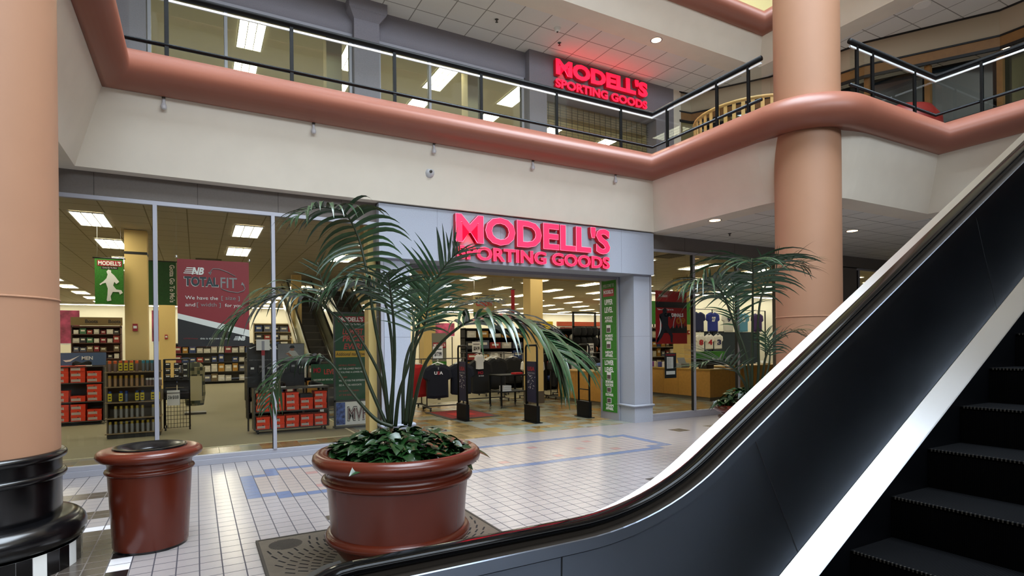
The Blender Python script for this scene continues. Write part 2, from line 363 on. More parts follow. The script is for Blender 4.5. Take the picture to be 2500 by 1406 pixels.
# ---- lower shop front
FY = 9.09
b = MB().use(dark_st)
b.box(-16, 2.70, FY, FY+.2, 3.63, 4.3); b.box(8.25, 26, FY, FY+.2, 3.63, 4.3); b.box(2.55, 8.37, FY+.0, FY+.2, 3.9, 4.3)
for x in (-1.15, 0.03, 1.08, 2.0, 9.4, 11.0, 12.6): b.use(mat('joint_dark', '#4d4844', .9)).box(x, x+.008, FY-.002, FY, 3.64, 3.94)
struct(b.build('wall_shop_front'))
b = MB().use(blue_st); b.box(2.56, 8.365, 8.95, 9.5, 3.06, 3.925)
b.use(mat('joint_pale', '#8b8f98', .9))
for x in (3.55, 4.75, 6.2, 7.5): b.box(x, x+.006, 8.948, 8.95, 3.06, 3.92)
struct(b.build('wall_sign_band'))
b = MB().use(grey_st); b.box(2.6, 8.3, 9.5, 9.9, 3.0, 3.95); b.use(mat('header_inside', '#9a7f48', .8)); b.box(2.6, 8.3, 9.9, 10.3, 3.02, 3.95); struct(b.build('wall_header_inside'))
def pilaster(x0, x1, name, seam):
    b = MB().use(blue_st); b.box(x0, x1, 9.05, 9.6, .36, 3.06); b.box(x0-.03, x1+.03, 9.02, 9.6, 0, .33)
    b.use(mat('joint_pale', '#8b8f98', .9)); b.box(x0-.001, x1+.001, 9.049, 9.5, seam, seam+.008)
    b.use(blue_st, True); b.tube([(x0-.045, 9.6, .345), (x0-.045, 9.005, .345), (x1+.045, 9.005, .345), (x1+.045, 9.3, .345)], .028, 10)
    struct(b.build(name))
pilaster(2.66, 3.10, 'wall_pier_west', 1.78); pilaster(7.90, 8.33, 'wall_pier_east', 1.78)
b = MB().use(yellow); b.box(2.47, 2.60, 9.3, 9.55, 0, 3.9); b.box(3.1, 3.14, 9.55, 9.6, 0, 3.05); struct(b.build('trim_6'))
def shopwin(n, xs, x0, x1, y=FY, z0=.14, z1=3.58, gm=glass):
    w_ = struct(MB().use(alu).box(x0, x1, y-.03, y+.05, z1, z1+.055).box(x0, x1, y-.03, y+.05, z0-.06, z0).build('window_%d' % n, bevel=.004))
    MB().use(alu).box(x0, x1, y-.045, y+.05, z0-.14, z0-.06).build('window_sill', w_, bevel=.004)
    for x in xs:
        MB().use(alu).box(x-.024, x+.024, y-.045, y+.05, z0, z1).use(gblack).box(x-.03, x-.024, y-.02, y+.05, z0, z1).build('mullion', w_)
    MB().use(gm).quad((x0, y+.01, z0), (x1, y+.01, z0), (x1, y+.01, z1), (x0, y+.01, z1)).build('pane', w_)
    return w_
shopwin(1, [-4.8, -3.35, -1.9, -.475, 1.005, 2.63], -6.5, 2.655)
shopwin(2, [8.36, 9.64, 11.07, 12.55], 8.34, 12.6)
shopwin(3, [15.95, 17.6], 15.9, 19.4)
b = MB().use(dark_st); b.box(12.6, 15.9, FY, FY+.2, 0, 3.65); b.box(-16, -6.5, FY, FY+.2, 0, 3.65); b.box(19.4, 26, FY-.5, FY+.2, 0, 3.95); struct(b.build('wall_front_infill'))
# ---- shop interior shell
b = MB().use(store_ceil); b.quad((-16, 9.29, 3.95), (-16, 36, 3.95), (32, 36, 3.95), (32, 9.29, 3.95)); struct(b.build('ceiling_shop'))
bw = mat('shop_wall_paint', '#e8e2cc', .8)
b = MB().use(bw); b.quad((-16, 36, 0), (32, 36, 0), (32, 36, 3.95), (-16, 36, 3.95)); struct(b.build('wall_shop_north'))
b = MB().use(bw); b.quad((-9, 9.29, 0), (-9, 36, 0), (-9, 36, 3.95), (-9, 9.29, 3.95)); struct(b.build('wall_shop_west'))
b = MB().use(bw); b.quad((31, 36, 0), (31, 9.29, 0), (31, 9.29, 3.95), (31, 36, 3.95)); struct(b.build('wall_shop_east'))
b = MB().use(bw); b.box(15.5, 31, 19.6, 19.8, 0, 3.95); struct(b.build('wall_shop_partition'))
# ---- upper shop front
U1, U2 = 10.9, 10.72
b = MB().use(grey_st)
b.box(-16, 6.45, U1, U1+.2, 7.56, 8.15); b.box(6.9, 10.15, U2, U2+.35, 7.25, 8.15); b.box(6.45, 6.9, U2, U2+.35, 5.3, 8.15); b.box(10.15, 10.75, U2, U2+.35, 5.3, 8.15)
b.box(-1.35, -.66, U1-.1, U1+.2, 5.3, 7.6); b.box(-16, -6.5, U1, U1+.2, 5.3, 7.6)
struct(b.build('wall_upper_front'))
b = MB().use(grey_st); b.box(2.64, 3.12, 10.74, 11.1, 5.3, 7.80)
b.prism([(2.64, 10.74, 7.80), (3.12, 10.74, 7.80), (3.22, 10.62, 7.92), (2.54, 10.62, 7.92)], (0, 0, .001)); b.add([(2.64, 10.74, 7.8), (3.12, 10.74, 7.8), (3.12, 11.1, 7.8), (2.64, 11.1, 7.8), (2.52, 10.6, 7.95), (3.24, 10.6, 7.95), (3.24, 11.1, 7.95), (2.52, 11.1, 7.95)], [(0, 1, 5, 4), (1, 2, 6, 5), (3, 0, 4, 7)])
b.box(2.52, 3.24, 10.6, 11.1, 7.95, 8.14); struct(b.build('wall_upper_pier'))
shopwin(4, [-5, -3.5, -2, -.62, .49, 2.60], -6.5, 2.64, U1, 5.45, 7.5, glass_up)
shopwin(5, [3.15, 4.19, 5.33, 6.36], 3.12, 6.4, U1, 5.45, 7.5, glass_up)
b = MB().use(mat('upper_shop_ceiling', '#cfcab8', .9)); b.quad((-16, 11.1, 8.131), (-16, 24, 8.131), (26, 24, 8.131), (26, 11.1, 8.131)); struct(b.build('ceiling_upper_shop'))
b = MB().use(mat('upper_shop_wall', '#c3b48a', .9)); b.quad((-16, 24, 5.3), (26, 24, 5.3), (26, 24, 8.13), (-16, 24, 8.13)); b.box(5.55, 5.9, 12, 12.35, 5.3, 8.13); b.box(2.3, 2.6, 11.6, 11.9, 5.3, 8.13); struct(b.build('wall_upper_shop'))
b = MB().use(carpet); b.quad((-16, 10.95, 5.3), (26, 10.95, 5.3), (26, 24, 5.3), (-16, 24, 5.3)); struct(b.build('floor_upper_shop'))
# roller grille in the upper entrance
g = thing('security_grille', 'lowered grey roll-down security grille in the upper shop entrance', 'grille', (0, 0, 0))
b = MB().use(gunm)
for k in range(20): b.tube([(6.95+k*.165, 11.0, 5.3), (6.95+k*.165, 11.0, 7.2)], .006, 5)
b.build('chain_column', g)
b = MB().use(gunm)
for k in range(30): b.tube([(6.92, 11.0, 5.33+k*.062), (10.14, 11.0, 5.33+k*.062)], .004, 5)
b.build('bar_row', g)
MB().use(mat('grille_box', '#8d7f63', .6)).box(6.9, 10.15, 11.07, 11.3, 6.95, 7.25).build('housing', g)
# ---- round columns
def column(cx, cy, label, base=True):
    t = thing('round_column', label, 'column', (cx, cy, 0))
    r = .478
    zs = [.8, 2.02, 2.03, 3.2, 3.21, 4.9, 6.6, 6.61, 8.4, 11, 17]
    b = MB().use(beige, True)
    for z0_, z1_ in ((.83, 2.02), (2.02, 3.3), (3.3, 6.2), (6.2, 10.5), (10.5, 19.1)): b.lathe([(r, z0_), (r, z1_)], n=96)
    b.lathe([(r, 2.022), (r+.007, 2.026), (r+.007, 2.034), (r, 2.038)], n=96); b.build('shaft', t)
    MB().use(blackg, True).lathe([(r, .30), (.484, .32), (.484, .66)] + [(.484+.032*math.sin(R(a)), .69-.03*math.cos(R(a))) for a in range(0, 181, 20)] + [(.484, .73), (.484, .80)] + [(.484+.034*math.sin(R(a)), .838-.034*math.cos(R(a))) for a in range(0, 181, 20)] + [(r, .872)], n=72).build('base_collar', t)
    MB().use(blackg, True).lathe([(.60, .16)] + [(.53+.112*math.sin(R(a)), .27-.11*math.cos(R(a))) for a in range(20, 181, 14)] + [(.48, .385)], n=72).build('base_ring', t)
    b = MB(); n = 13
    for k in range(n):
        for s in range(3):
            a0 = 2*math.pi*(k*3+s)/(n*3)+.1; a1 = 2*math.pi*(k*3+s+1)/(n*3)+.1
            b.use(gwhite if s == 0 else blackg)
            b.quad(*[(.607*math.cos(a), .607*math.sin(a), z) for a, z in ((a0, 0), (a1-.006, 0), (a1-.006, .17), (a0, .17))])
    b.use(ggrey); b.lathe([(.604, 0), (.604, .17)], n=39)
    b.build('tiled_plinth', t)
    return t
column(-1.42, 5.64, 'large beige round column with shiny black ringed base beside the trash bin')
column(8.55, 5.65, 'beige round column rising behind the escalator through the gallery corner')
# ---- railing of the gallery
rl = thing('gallery_railing', 'black metal gallery railing with clear glass panels above the shop sign', 'railing')
RP = [(-.99, 5.8), (-.99, 8.57), (8.0, 8.57), (8.0, 6.05)]; RP2 = [(8.75, 5.07), (11.28, 5.07), (11.28, 2.3)]
brass = mat('rail_steel', '#2a2d30', .25, .7)
for path in (RP, RP2):
    MB().use(blackm, True).tube([(x, y, 6.215) for x, y in path], .042, 12).build('top_rail', rl)
    MB().use(brass, True).tube([(x, y, 5.55) for x, y in path], .026, 10).build('mid_rail', rl)
    MB().use(blackm).sweep(path, [(-.02, 5.34), (.02, 5.34), (.02, 5.375), (-.02, 5.375), (-.02, 5.34)]).build('base_rail', rl)
    MB().use(mat('rail_strip_reflection_white', '#eef2f4', .35, .0)).sweep(path, [(-.012, 6.12), (.012, 6.12), (.012, 6.15), (-.012, 6.15), (-.012, 6.12)]).build('glass_clip_strip', rl)  # strip is no lamp; its bright reflection is put into the white colour
    for (a, c) in zip(path[:-1], path[1:]):
        MB().use(rail_glass).quad((a[0], a[1], 5.37), (c[0], c[1], 5.37), (c[0], c[1], 6.13), (a[0], a[1], 6.13)).build('glass_panel', rl)
posts = [(x, 8.57) for x in (-.38+.08, 1.22, 2.72, 4.21, 5.72, 7.2)] + [(8.0, y) for y in (8.15, 6.95, 6.3)] + [(8.93, 5.07), (9.35, 5.07), (10.6, 5.07), (11.28, 4.4), (11.28, 3.3), (11.28, 2.35)]
for x, y in posts: MB().use(blackm).box(x-.025, x+.025, y-.02, y+.02, 5.34, 6.2).build('post', rl, bevel=.004)
# ---- ceiling fittings of the hall
def downlight(loc, label, power=40, up=False):
    t = thing('recessed_downlight', label, 'light', loc)
    b = MB().use(alu, True); b.lathe([(.075, .03), (.09, 0), (.125, -.006), (.13, 0)], n=24); b.build('trim_ring', t)
    MB().use(warm_e).disc((0, 0, -.004), .10, 20, up=False).build('lamp', t)
    l = bpy.data.lights.new('downlight_beam', 'SPOT'); l.energy = power; l.spot_size = R(120); l.spot_blend = .8; l.color = (1, .78, .55); l.shadow_soft_size = .06
    o = bpy.data.objects.new('downlight_beam', l); scn.collection.objects.link(o); o.parent = t; o.location = (0, 0, -.03)
downlight((8.68, 9.14, 8.13), 'glowing warm downlight in the beam above the upper red sign', 60)
downlight((8.58, 7.53, 3.945), 'bright downlight in the soffit beside the round column', 60)
downlight((12.03, 6.96, 3.945), 'small downlight in the tiled ceiling behind the round column', 40)
downlight((15.9, 5.75, 8.13), 'lit downlight behind the gallery railing glass', 40)
for i, (x, y) in enumerate(((8.95, 8.6), (8.55, 6.7), (12.9, 6.2))):
    pass
for i, x in enumerate((-.34, 1.51, 3.36, 5.21, 7.06)):
    where = ['closest to the beige column', 'second from the beige column', 'above the camera dome', 'above the middle of the sign', 'above the end of the sign'][i]
    t = thing('sidewall_sprinkler', 'small chrome sprinkler on the cream fascia, ' + where, 'sprinkler', (x, 8.62, 4.83), 0, 'sprinklers on the cream fascia')
    MB().use(mat('sprinkler_white', '#c4c4c8', .35), True).tube([(0, .05, .03), (0, -.04, .03), (0, -.05, -.03)], .02, 8).lathe([(0, -.115), (.028, -.105), (.038, -.075), (.03, -.05), (.02, -.03), (.018, 0)], (0, -.05, 0), 14).build('head', t)
    MB().use(gunm).box(-.02, .02, -.07, -.03, .035, .055).build('deflector', t)
t = thing('security_camera', 'white round dome camera on the cream fascia above the entrance', 'camera', (3.345, 8.78, 4.46))
MB().use(mat('dome_grey', '#bdbfc2', .35), True).lathe([(0, -.095), (.04, -.088), (.07, -.065), (.092, -.025), (.095, .012), (.088, .04), (.03, .06), (0, .06)], n=28).build('dome', t)
MB().use(gunm, True).tube([(0, -.088, .0), (0, -.104, -.002)], .024, 12).build('lens', t)
t = thing('smoke_detector', 'round smoke detector on the upper ceiling near the glowing sign', 'smoke detector', (6.55, 9.75, 8.13))
MB().use(white, True).lathe([(0, -.07), (.04, -.068), (.06, -.05), (.065, -.02), (.08, 0)], n=20).build('housing', t); MB().use(gunm, True).lathe([(0, -.09), (.02, -.085), (.02, -.06)], n=12).build('sensor', t)
for i, (x, y, z) in enumerate(((5.3, 10.05, 8.13), (6.9, 10.2, 8.13), (12.7, 4.1, 8.13), (9.9, 8.3, 3.945))):
    t = thing('ceiling_sprinkler', ['dark ceiling sprinkler above the upper windows', 'dark ceiling sprinkler before the upper sign wall', 'ceiling sprinkler above the curved cream band', 'pendant sprinkler in the lower tiled ceiling'][i], 'sprinkler', (x, y, z))
    MB().use(gunm, True).lathe([(.04, 0), (.03, -.01), (.012, -.02), (.012, -.05), (.03, -.055), (0, -.06)], n=12).build('head', t)
b = thing('ceiling_speaker', 'round ceiling speaker above the gallery beside the beam', 'speaker', (12.35, 5.75, 8.13)); MB().use(white, True).lathe([(.15, 0), (.14, -.012), (.11, -.004), (.06, -.02), (.02, -.004), (0, -.004)], n=24).build('grille', b)

b = MB().use(alu)  # bars of an unseen south window, added to go with the extra daylight
for k in range(15): b.box(-16+k*3-.05, -16+k*3+.05, -14.05, -13.95, 9.0, 13)
for z in (9.05, 11.0, 12.95): b.box(-16, 26, -14.05, -13.95, z-.05, z+.05)
struct(b.build('window_8'))
# ================================================================== SIGNS, BIN, PLANTERS, ESCALATOR
def islands(me):
    par = list(range(len(me.vertices)))
    def find(a):
        while par[a] != a: par[a] = par[par[a]]; a = par[a]
        return a
    for e in me.edges:
        a, b_ = find(e.vertices[0]), find(e.vertices[1])
        if a != b_: par[a] = b_
    out = {}
    for p in me.polygons: out.setdefault(find(p.vertices[0]), []).append(p)
    return out
def letters(s, sgn, x0, x1, z0, z1, y, depth, off, inset):
    """channel letters: every letter a part with red sides and a lit face"""
    full = text_mesh(s, off, .5); fc = text_mesh(s, off-inset, .5)
    co = [v.co for v in full.vertices]; a0 = min(c.x for c in co); a1 = max(c.x for c in co); b0 = min(c.y for c in co); b1 = max(c.y for c in co)
    def conv(me, yf, yb, m_front, m_side):
        res = []
        for k, ps in islands(me).items():
            idx = {}; vs = []; fs = []; mi = []
            for p in ps:
                f = []
                for v in p.vertices:
                    if v not in idx:
                        c = me.vertices[v].co; idx[v] = len(vs); vs.append((x0+(c.x-a0)/(a1-a0)*(x1-x0), yf if c.z > 0 else yb, z0+(c.y-b0)/(b1-b0)*(z1-z0)))
                    f.append(idx[v])
                fs.append(tuple(f)); zs = [me.vertices[v].co.z for v in p.vertices]; mi.append(0 if min(zs) > 0 else 1)
            res.append((min(v[0] for v in vs), max(v[2] for v in vs), vs, fs, mi))
        return sorted(res, key=lambda r_: r_[0])
    A = conv(full, y-depth, y, neon_rim, can_red); Bf = conv(fc, y-depth-.006, y-depth+.004, neon, neon)
    for i, (a, f) in enumerate(zip(A, Bf)):
        par = None
        for nm, (mx_, mz, vs, fs, mi), ms in (('letter', a, (neon_rim, can_red)), ('letter_face', f, (neon, neon))):
            me = bpy.data.meshes.new(nm); me.from_pydata(vs, [], fs); me.materials.append(ms[0]); me.materials.append(ms[1]); me.polygons.foreach_set('material_index', mi); me.update()
            o = bpy.data.objects.new(nm, me); scn.collection.objects.link(o); o.parent = par or sgn; par = o
sg = thing('shop_sign', 'large glowing red letters MODELL\'S SPORTING GOODS over the shop entrance', 'sign')
letters("MODELL'S", sg, 3.84, 7.13, 3.385, 3.89, 8.94, .10, .036, .008)
letters('SPORTING GOODS', sg, 3.87, 7.13, 3.105, 3.34, 8.94, .08, .030, .007)
sg = thing('shop_sign', 'red lit letters MODELL\'S SPORTING GOODS under the ceiling behind the gallery railing', 'sign')
letters("MODELL'S", sg, 7.07, 9.76, 7.665, 8.03, 10.70, .10, .05, .0)
letters('SPORTING GOODS', sg, 7.07, 9.76, 7.39, 7.585, 10.70, .08, .035, .0)
for x, z, y, p_ in ((8.4, 8.08, 10.45, 9), ):
    pass
# ---- trash bin
t = thing('trash_bin', 'round brown-red trash bin with black lid beside the big beige column', 'trash bin', (-.345, 5.66, 0))
MB().use(clayr, True).lathe([(.0, .02), (.268, .02), (.272, .03), (.303, .622), (.315, .626), (.323, .636), (.325, .645), (.320, .656), (.309, .662), (.303, .672), (.305, .70), (.318, .722), (.335, .730), (.360, .736), (.377, .75), (.385, .772), (.380, .795), (.364, .811), (.335, .820), (.27, .822), (.265, .81)], n=64).build('body', t)
MB().use(blackg, True).lathe([(0, 0), (.262, 0), (.262, .02)], n=48).build('base', t)
MB().use(blackg, True).lathe([(.27, .815), (.268, .835), (.25, .838), (.22, .822), (.14, .80), (.13, .79), (.128, .70), (0, .70)], n=56).build('lid', t)
# ---- planters
def planter(loc, label, sc=1.0):
    t = thing('planter_pot', label, 'planter', loc); t.scale = (sc, sc, sc)
    pr = [(.0, .015), (.37, .015), (.40, .025), (.44, .06), (.475, .11), (.498, .165), (.524, .168), (.542, .178), (.551, .195), (.551, .212), (.542, .229), (.522, .240), (.511, .243), (.512, .30), (.522, .45), (.538, .598), (.556, .602), (.570, .612), (.575, .625), (.570, .638), (.556, .648), (.546, .650), (.536, .665), (.538, .69), (.552, .71), (.572, .716), (.585, .722), (.612, .730), (.632, .750), (.639, .778), (.632, .806), (.612, .826), (.585, .834), (.55, .829), (.515, .812), (.505, .79), (.50, .76)]
    MB().use(clayr, True).lathe(pr, n=80).build('pot', t)
    MB().use(mat('soil', '#2b1e15', .95, bump=.6, bscale=40), True).lathe([(.0, .78), (.3, .785), (.505, .765)], n=48).build('soil', t)
    return t
planter((1.37, 4.32, .02), 'huge brown-red planter on the floor grate holding the tall palm')
planter((6.95, 5.38, 0), 'smaller brown-red planter half hidden behind the escalator', .92)
# cast tree grate
t = thing('tree_grate', 'square cast iron slotted grate under the big planter', 'grate', (1.37, 4.295, 0))
iron = mat('cast_iron', '#5a5248', .5, .3, noise=.1, nscale=20); slot = mat('grate_slot', '#0b0a09', .9)
b = MB().use(iron).box(-.93, .93, -.93, .93, 0, .016); b.use(slot)
for s1, s2 in ((-1, 1), (1, 1), (-1, -1), (1, -1)):
    n_rows = 9
    for q in range(n_rows):
        r = .50+q*.088
        for k in range(40):
            a0 = R(4+k*90/16.0); a1 = a0+R(3.6) if True else 0
            if a1 > R(88): break
            pts = []
            # short curved slots that lean outwards
            for (rr, aa) in ((r, a0), (r+.068, a0+.05+.02*q/9)):
                pts.append((rr*math.cos(aa), rr*math.sin(aa)))
            (xa_, ya_), (xb_, yb_) = pts
            if max(abs(xb_), abs(yb_)) > .89 or (abs(xb_) > .55 and abs(yb_) > .62 and math.hypot(abs(xb_)-.74, abs(yb_)-.74) < .17): continue
            d = Vector((xb_-xa_, yb_-ya_)).normalized(); nn = Vector((-d.y, d.x))*.0075
            b.quad((s1*(xa_-nn.x), s2*(ya_-nn.y), .0168), (s1*(xb_-nn.x), s2*(yb_-nn.y), .0168), (s1*(xb_+nn.x), s2*(yb_+nn.y), .0168), (s1*(xa_+nn.x), s2*(ya_+nn.y), .0168))
    for k in range(-8, 9):
        hw = math.sqrt(max(0, .13**2-(k*.015)**2)); b.quad(*[(s1*.74+dx, s2*.74+k*.015+dy, .0168) for dx, dy in ((-hw, -.0035), (hw, -.0035), (hw, .0035), (-hw, .0035))])
b.build('slotted_plate', t, fix=False)
b = MB().use(mat('iron_frame', '#3c3833', .6, .3))
for a in ((-.95, .95, .93, .95), (-.95, .95, -.95, -.93), (-.95, -.93, -.93, .93), (.93, .95, -.93, .93)): b.box(*a, 0, .02)
b.build('rim', t)
# ---- escalator
steel = brushed('balustrade_steel', '#6f7683', .34, 0, .04, 1.0, (0, 0, 1))
skirt_steel = brushed('skirt_deck_steel', '#f2f3f5', .40, 0, .04)
outer_steel = brushed('outer_deck_steel', '#d5d8dc', .38, 0, .04)
guide_st = mat('handrail_guide', '#332d27', .4, .5); skirt_bl = mat('skirt_panel_black', '#07080c', .35, .2)
tread_m = grid_mat('step_tread', ['#050608'], 9.0, .0095, 0, 0, '#020203', .004, .75, spec=.08)
riser_m = grid_mat('step_riser', ['#040405'], 9.0, .0095, 0, 0, '#020202', .004, .8, spec=.05)
RAD = 1.5; T30 = math.tan(R(30)); ZI = 6.20
def epath(d, x0=.45, x1=12.8, n=12):
    xi = 1.0/T30; tl = RAD*math.tan(R(15)); out = [(x0, .93-d)]
    c = (xi-tl, .93+RAD)
    for k in range(n+1):
        a = R(30)*k/n; out.append((c[0]+(RAD+d)*math.sin(a), c[1]-(RAD+d)*math.cos(a)))
    xj = (ZI+.07)/T30; c2 = (xj+tl, ZI-RAD)
    for k in range(n+1):
        a = R(30)*(1-k/n); out.append((c2[0]-(RAD-d)*math.sin(a), c2[1]+(RAD-d)*math.cos(a)))
    out.append((x1, ZI-d)); return out
def esweep(b, prof, my=lambda y: y, x0=.45, x1=12.8, flip=False):
    cols = [[(x, my(y), z) for x, z in epath(d, x0, x1)] for y, d in prof]; m = len(cols[0]); vs = [p for c in cols for p in c]; fs = []
    for i in range(len(cols)-1):
        for k in range(m-1):
            q = (i*m+k, i*m+k+1, (i+1)*m+k+1, (i+1)*m+k); fs.append(q if not flip else q[::-1])
    return b.add(vs, fs)
esc = thing('escalator', 'large escalator with black handrail and steel balustrade climbing to the gallery', 'escalator')
for side in (1, -1):
    my = (lambda y: y) if side == 1 else (lambda y: 2.405-y)
    # handrail, with its turn around the newel
    prof = [(1.878, .033), (1.871, .028), (1.868, .020), (1.869, .012), (1.874, .005), (1.882, .001), (1.892, -.0005), (1.910, -.001), (1.930, -.0005), (1.941, .001), (1.949, .006), (1.953, .014), (1.953, .022), (1.948, .030), (1.940, .033), (1.878, .033)]
    b = MB().use(rubber, True); esweep(b, prof, my, .45)
    rn = .30; vs = []; fs = []; n = 20; k_ = len(prof)
    for i in range(n+1):
        a = math.pi*i/n
        for (y, d) in prof: vs.append((.45-(rn-d)*math.sin(a), my(y), .93-rn+(rn-d)*math.cos(a)))
    for i in range(n):
        for j in range(k_-1): fs.append((i*k_+j, i*k_+j+1, (i+1)*k_+j+1, (i+1)*k_+j))
    b.add(vs, fs)
    b.box(.45, .8, my(1.91)-.035, my(1.91)+.035, .93-2*rn, .93-2*rn+.03)
    b.build('handrail', esc, fix=True)
    MB().use(guide_st, False); b = MB().use(guide_st); esweep(b, [(1.889, .028), (1.889, .068)], my); esweep(b, [(1.936, .028), (1.936, .068)], my); b.build('handrail_guide', esc)
    b = MB().use(guide_st); esweep(b, [(1.889, .056), (1.835, .052)], my); b.use(steel); esweep(b, [(1.835, .052), (1.83, .055), (1.83, .101)], my); b.build('inner_deck', esc)
    b = MB().use(outer_steel); esweep(b, [(1.936, .058), (2.115, .079), (2.12, .085), (2.12, .14)], my); b.build('outer_deck', esc)
    # inner panels with their joints
    b = MB().use(gblack); esweep(b, [(1.832, .099), (1.838, .099), (1.838, .106)], my)
    b.use(steel); esweep(b, [(1.836, .106), (1.86, .805)], my)
    b.use(gblack)
    for xx in (1.225, 2.35, 4.6, 6.9, 9.2):
        # joint lines square to the run
        a = R(30) if xx > 2 else 0
        px_, pz_ = (xx, .93-.103) if a == 0 else (xx, xx*T30-.07-.103/math.cos(R(30)))
        dx, dz = math.sin(a)*.7, -math.cos(a)*.7
        b.quad((px_, my(1.8345), pz_), (px_+.006, my(1.8345), pz_), (px_+dx+.006, my(1.8585), pz_+dz), (px_+dx, my(1.8585), pz_+dz))
    b.build('balustrade_panel', esc)
    b = MB().use(skirt_steel); esweep(b, [(1.862, .800), (1.862, .812), (1.792, .925), (1.788, .936)], my, .9); b.build('skirt_deck', esc)
    b = MB().use(skirt_bl); esweep(b, [(1.786, .93), (1.786, 1.2)], my, .9); b.build('skirt_panel', esc)
    # outer cladding down to the floor and the newel end
    top = epath(.14); vs = []; fs = []
    for x, z in top: vs += [(x, my(2.12), z), (x, my(2.12), max(-.01, z-1.7))]
    for i in range(len(top)-1): fs.append((2*i, 2*i+1, 2*i+3, 2*i+2))
    b = MB().use(steel).add(vs, fs)
    vs = []; n = 14
    for yy in (1.84, 2.12):
        vs += [(.45, my(yy), .02)] + [(.45-(rn-.06)*math.sin(math.pi*i/n), my(yy), .93-rn+(rn-.06)*math.cos(math.pi*i/n)) for i in range(n+1)]
    m_ = n+2; b.add(vs, [tuple(range(m_)), tuple(range(2*m_-1, m_-1, -1))] + [(i, i+1, m_+i+1, m_+i) for i in range(1, m_-1)])
    b.use(steel).box(.45, 1.0, min(my(1.84), my(2.12)), max(my(1.84), my(2.12)), 0, .34)
    b.build('outer_cladding', esc)
b = MB().use(skirt_bl)
tp = epath(1.75); vs = []
for x, z in epath(2.1, 2.6): vs += [(x, .285, z), (x, 2.12, z)]
b.add(vs, [(2*i, 2*i+2, 2*i+3, 2*i+1) for i in range(len(vs)//2-1)]); b.build('truss_soffit', esc)
b = MB().use(mat('comb_plate', '#8a8a88', .35, .8)); b.box(.2, 1.75, .62, 1.785, 0.002, .02); b.build('landing_plate', esc)
for k in range(-5, 21):
    x = 3.034+.4*k; z = .535+.2305*k
    zz = max(z, .03); 
    if z < .03 and k < -2: zz = .03
    b = MB().use(tread_m); b.box(x, x+.40, .622, 1.783, zz-.02, zz)
    b.use(riser_m); b.box(x, x+.02, .622, 1.783, zz-.26 if zz > .25 else 0, zz-.006)
    if k < 14:
        b.use(gunm)
        for q in range(61): b.box(x-.004, x+.006, .630+q*.0188, .636+q*.0188, zz-.012, zz+.002)
    b.build('step', esc)
# ================================================================== PALMS
BIG = [
    ('top', [(1.312, 4.361, 1.02), (1.274, 4.382, 1.469), (1.215, 4.391, 1.821), (1.171, 4.382, 2.108), (1.142, 4.397, 2.305), (1.1, 4.421, 2.492), (1.008, 4.392, 2.644), (0.869, 4.32, 2.67), (0.714, 4.257, 2.626), (0.584, 4.216, 2.529)], 0.4, 0.34, 1.0, 22),
    ('left', [(1.298, 4.369, 1.02), (1.183, 4.432, 1.332), (1.054, 4.526, 1.744), (0.9, 4.589, 1.937), (0.744, 4.675, 2.045), (0.545, 4.729, 2.043), (0.331, 4.767, 1.92), (0.19, 4.754, 1.779)], 0.48, 0.38, 1.0, 28),
    ('mid', [(1.341, 4.402, 1.029), (1.38, 4.46, 1.463), (1.366, 4.502, 1.826), (1.308, 4.5, 2.036), (1.167, 4.498, 2.148), (1.014, 4.526, 2.15), (0.891, 4.537, 2.061)], 0.46, 0.38, 1.1, 22),
    ('center', [(1.297, 4.312, 1.033), (1.319, 4.242, 1.472), (1.291, 4.143, 1.782), (1.239, 4.035, 1.986), (1.188, 3.915, 2.091), (1.132, 3.774, 2.144)], 0.46, 0.28, 0.6, 13),
    ('lowleft', [(1.309, 4.248, 1.027), (1.184, 4.294, 1.094), (1.026, 4.348, 1.291), (0.876, 4.397, 1.526), (0.763, 4.437, 1.568), (0.626, 4.512, 1.545), (0.518, 4.549, 1.395), (0.459, 4.547, 1.185)], 0.46, 0.26, 1.1, 20),
    ('dark', [(1.338, 4.289, 1.026), (1.353, 4.224, 1.284), (1.417, 4.165, 1.534), (1.453, 4.168, 1.783), (1.474, 4.271, 1.978), (1.494, 4.374, 2.117)], 0.56, 0.3, 0.3, 13),
    ('upright', [(1.468, 4.331, 1.027), (1.505, 4.345, 1.463), (1.549, 4.344, 1.789), (1.623, 4.303, 2.05), (1.703, 4.236, 2.226), (1.777, 4.16, 2.341), (1.814, 4.082, 2.39)], 0.4, 0.31, 0.3, 20),
    ('right', [(1.441, 4.403, 1.021), (1.46, 4.45, 1.361), (1.523, 4.473, 1.625), (1.659, 4.454, 1.81), (1.857, 4.401, 1.946), (2.059, 4.347, 2.005), (2.263, 4.291, 2.017)], 0.42, 0.34, 0.5, 20),
    ('drape', [(1.419, 4.187, 1.032), (1.47, 4.044, 1.443), (1.528, 3.921, 1.611), (1.601, 3.8, 1.728), (1.702, 3.664, 1.821), (1.836, 3.544, 1.838), (1.991, 3.413, 1.786), (2.112, 3.288, 1.675), (2.192, 3.187, 1.521)], 0.44, 0.56, 1.05, 30),
    ('spear', [(1.341, 4.459, 1.012), (1.307, 4.501, 1.332), (1.217, 4.527, 1.564), (1.091, 4.598, 1.794), (0.968, 4.689, 1.977), (0.901, 4.749, 2.128), (0.861, 4.782, 2.328)], 0.72, 0.22, 0.2, 6),
    ('fan', [(1.424, 4.299, 1.025), (1.455, 4.282, 1.37), (1.485, 4.265, 1.594), (1.539, 4.178, 1.784), (1.551, 4.114, 1.97), (1.548, 4.058, 2.12)], 0.6, 0.26, 0.4, 14),
]
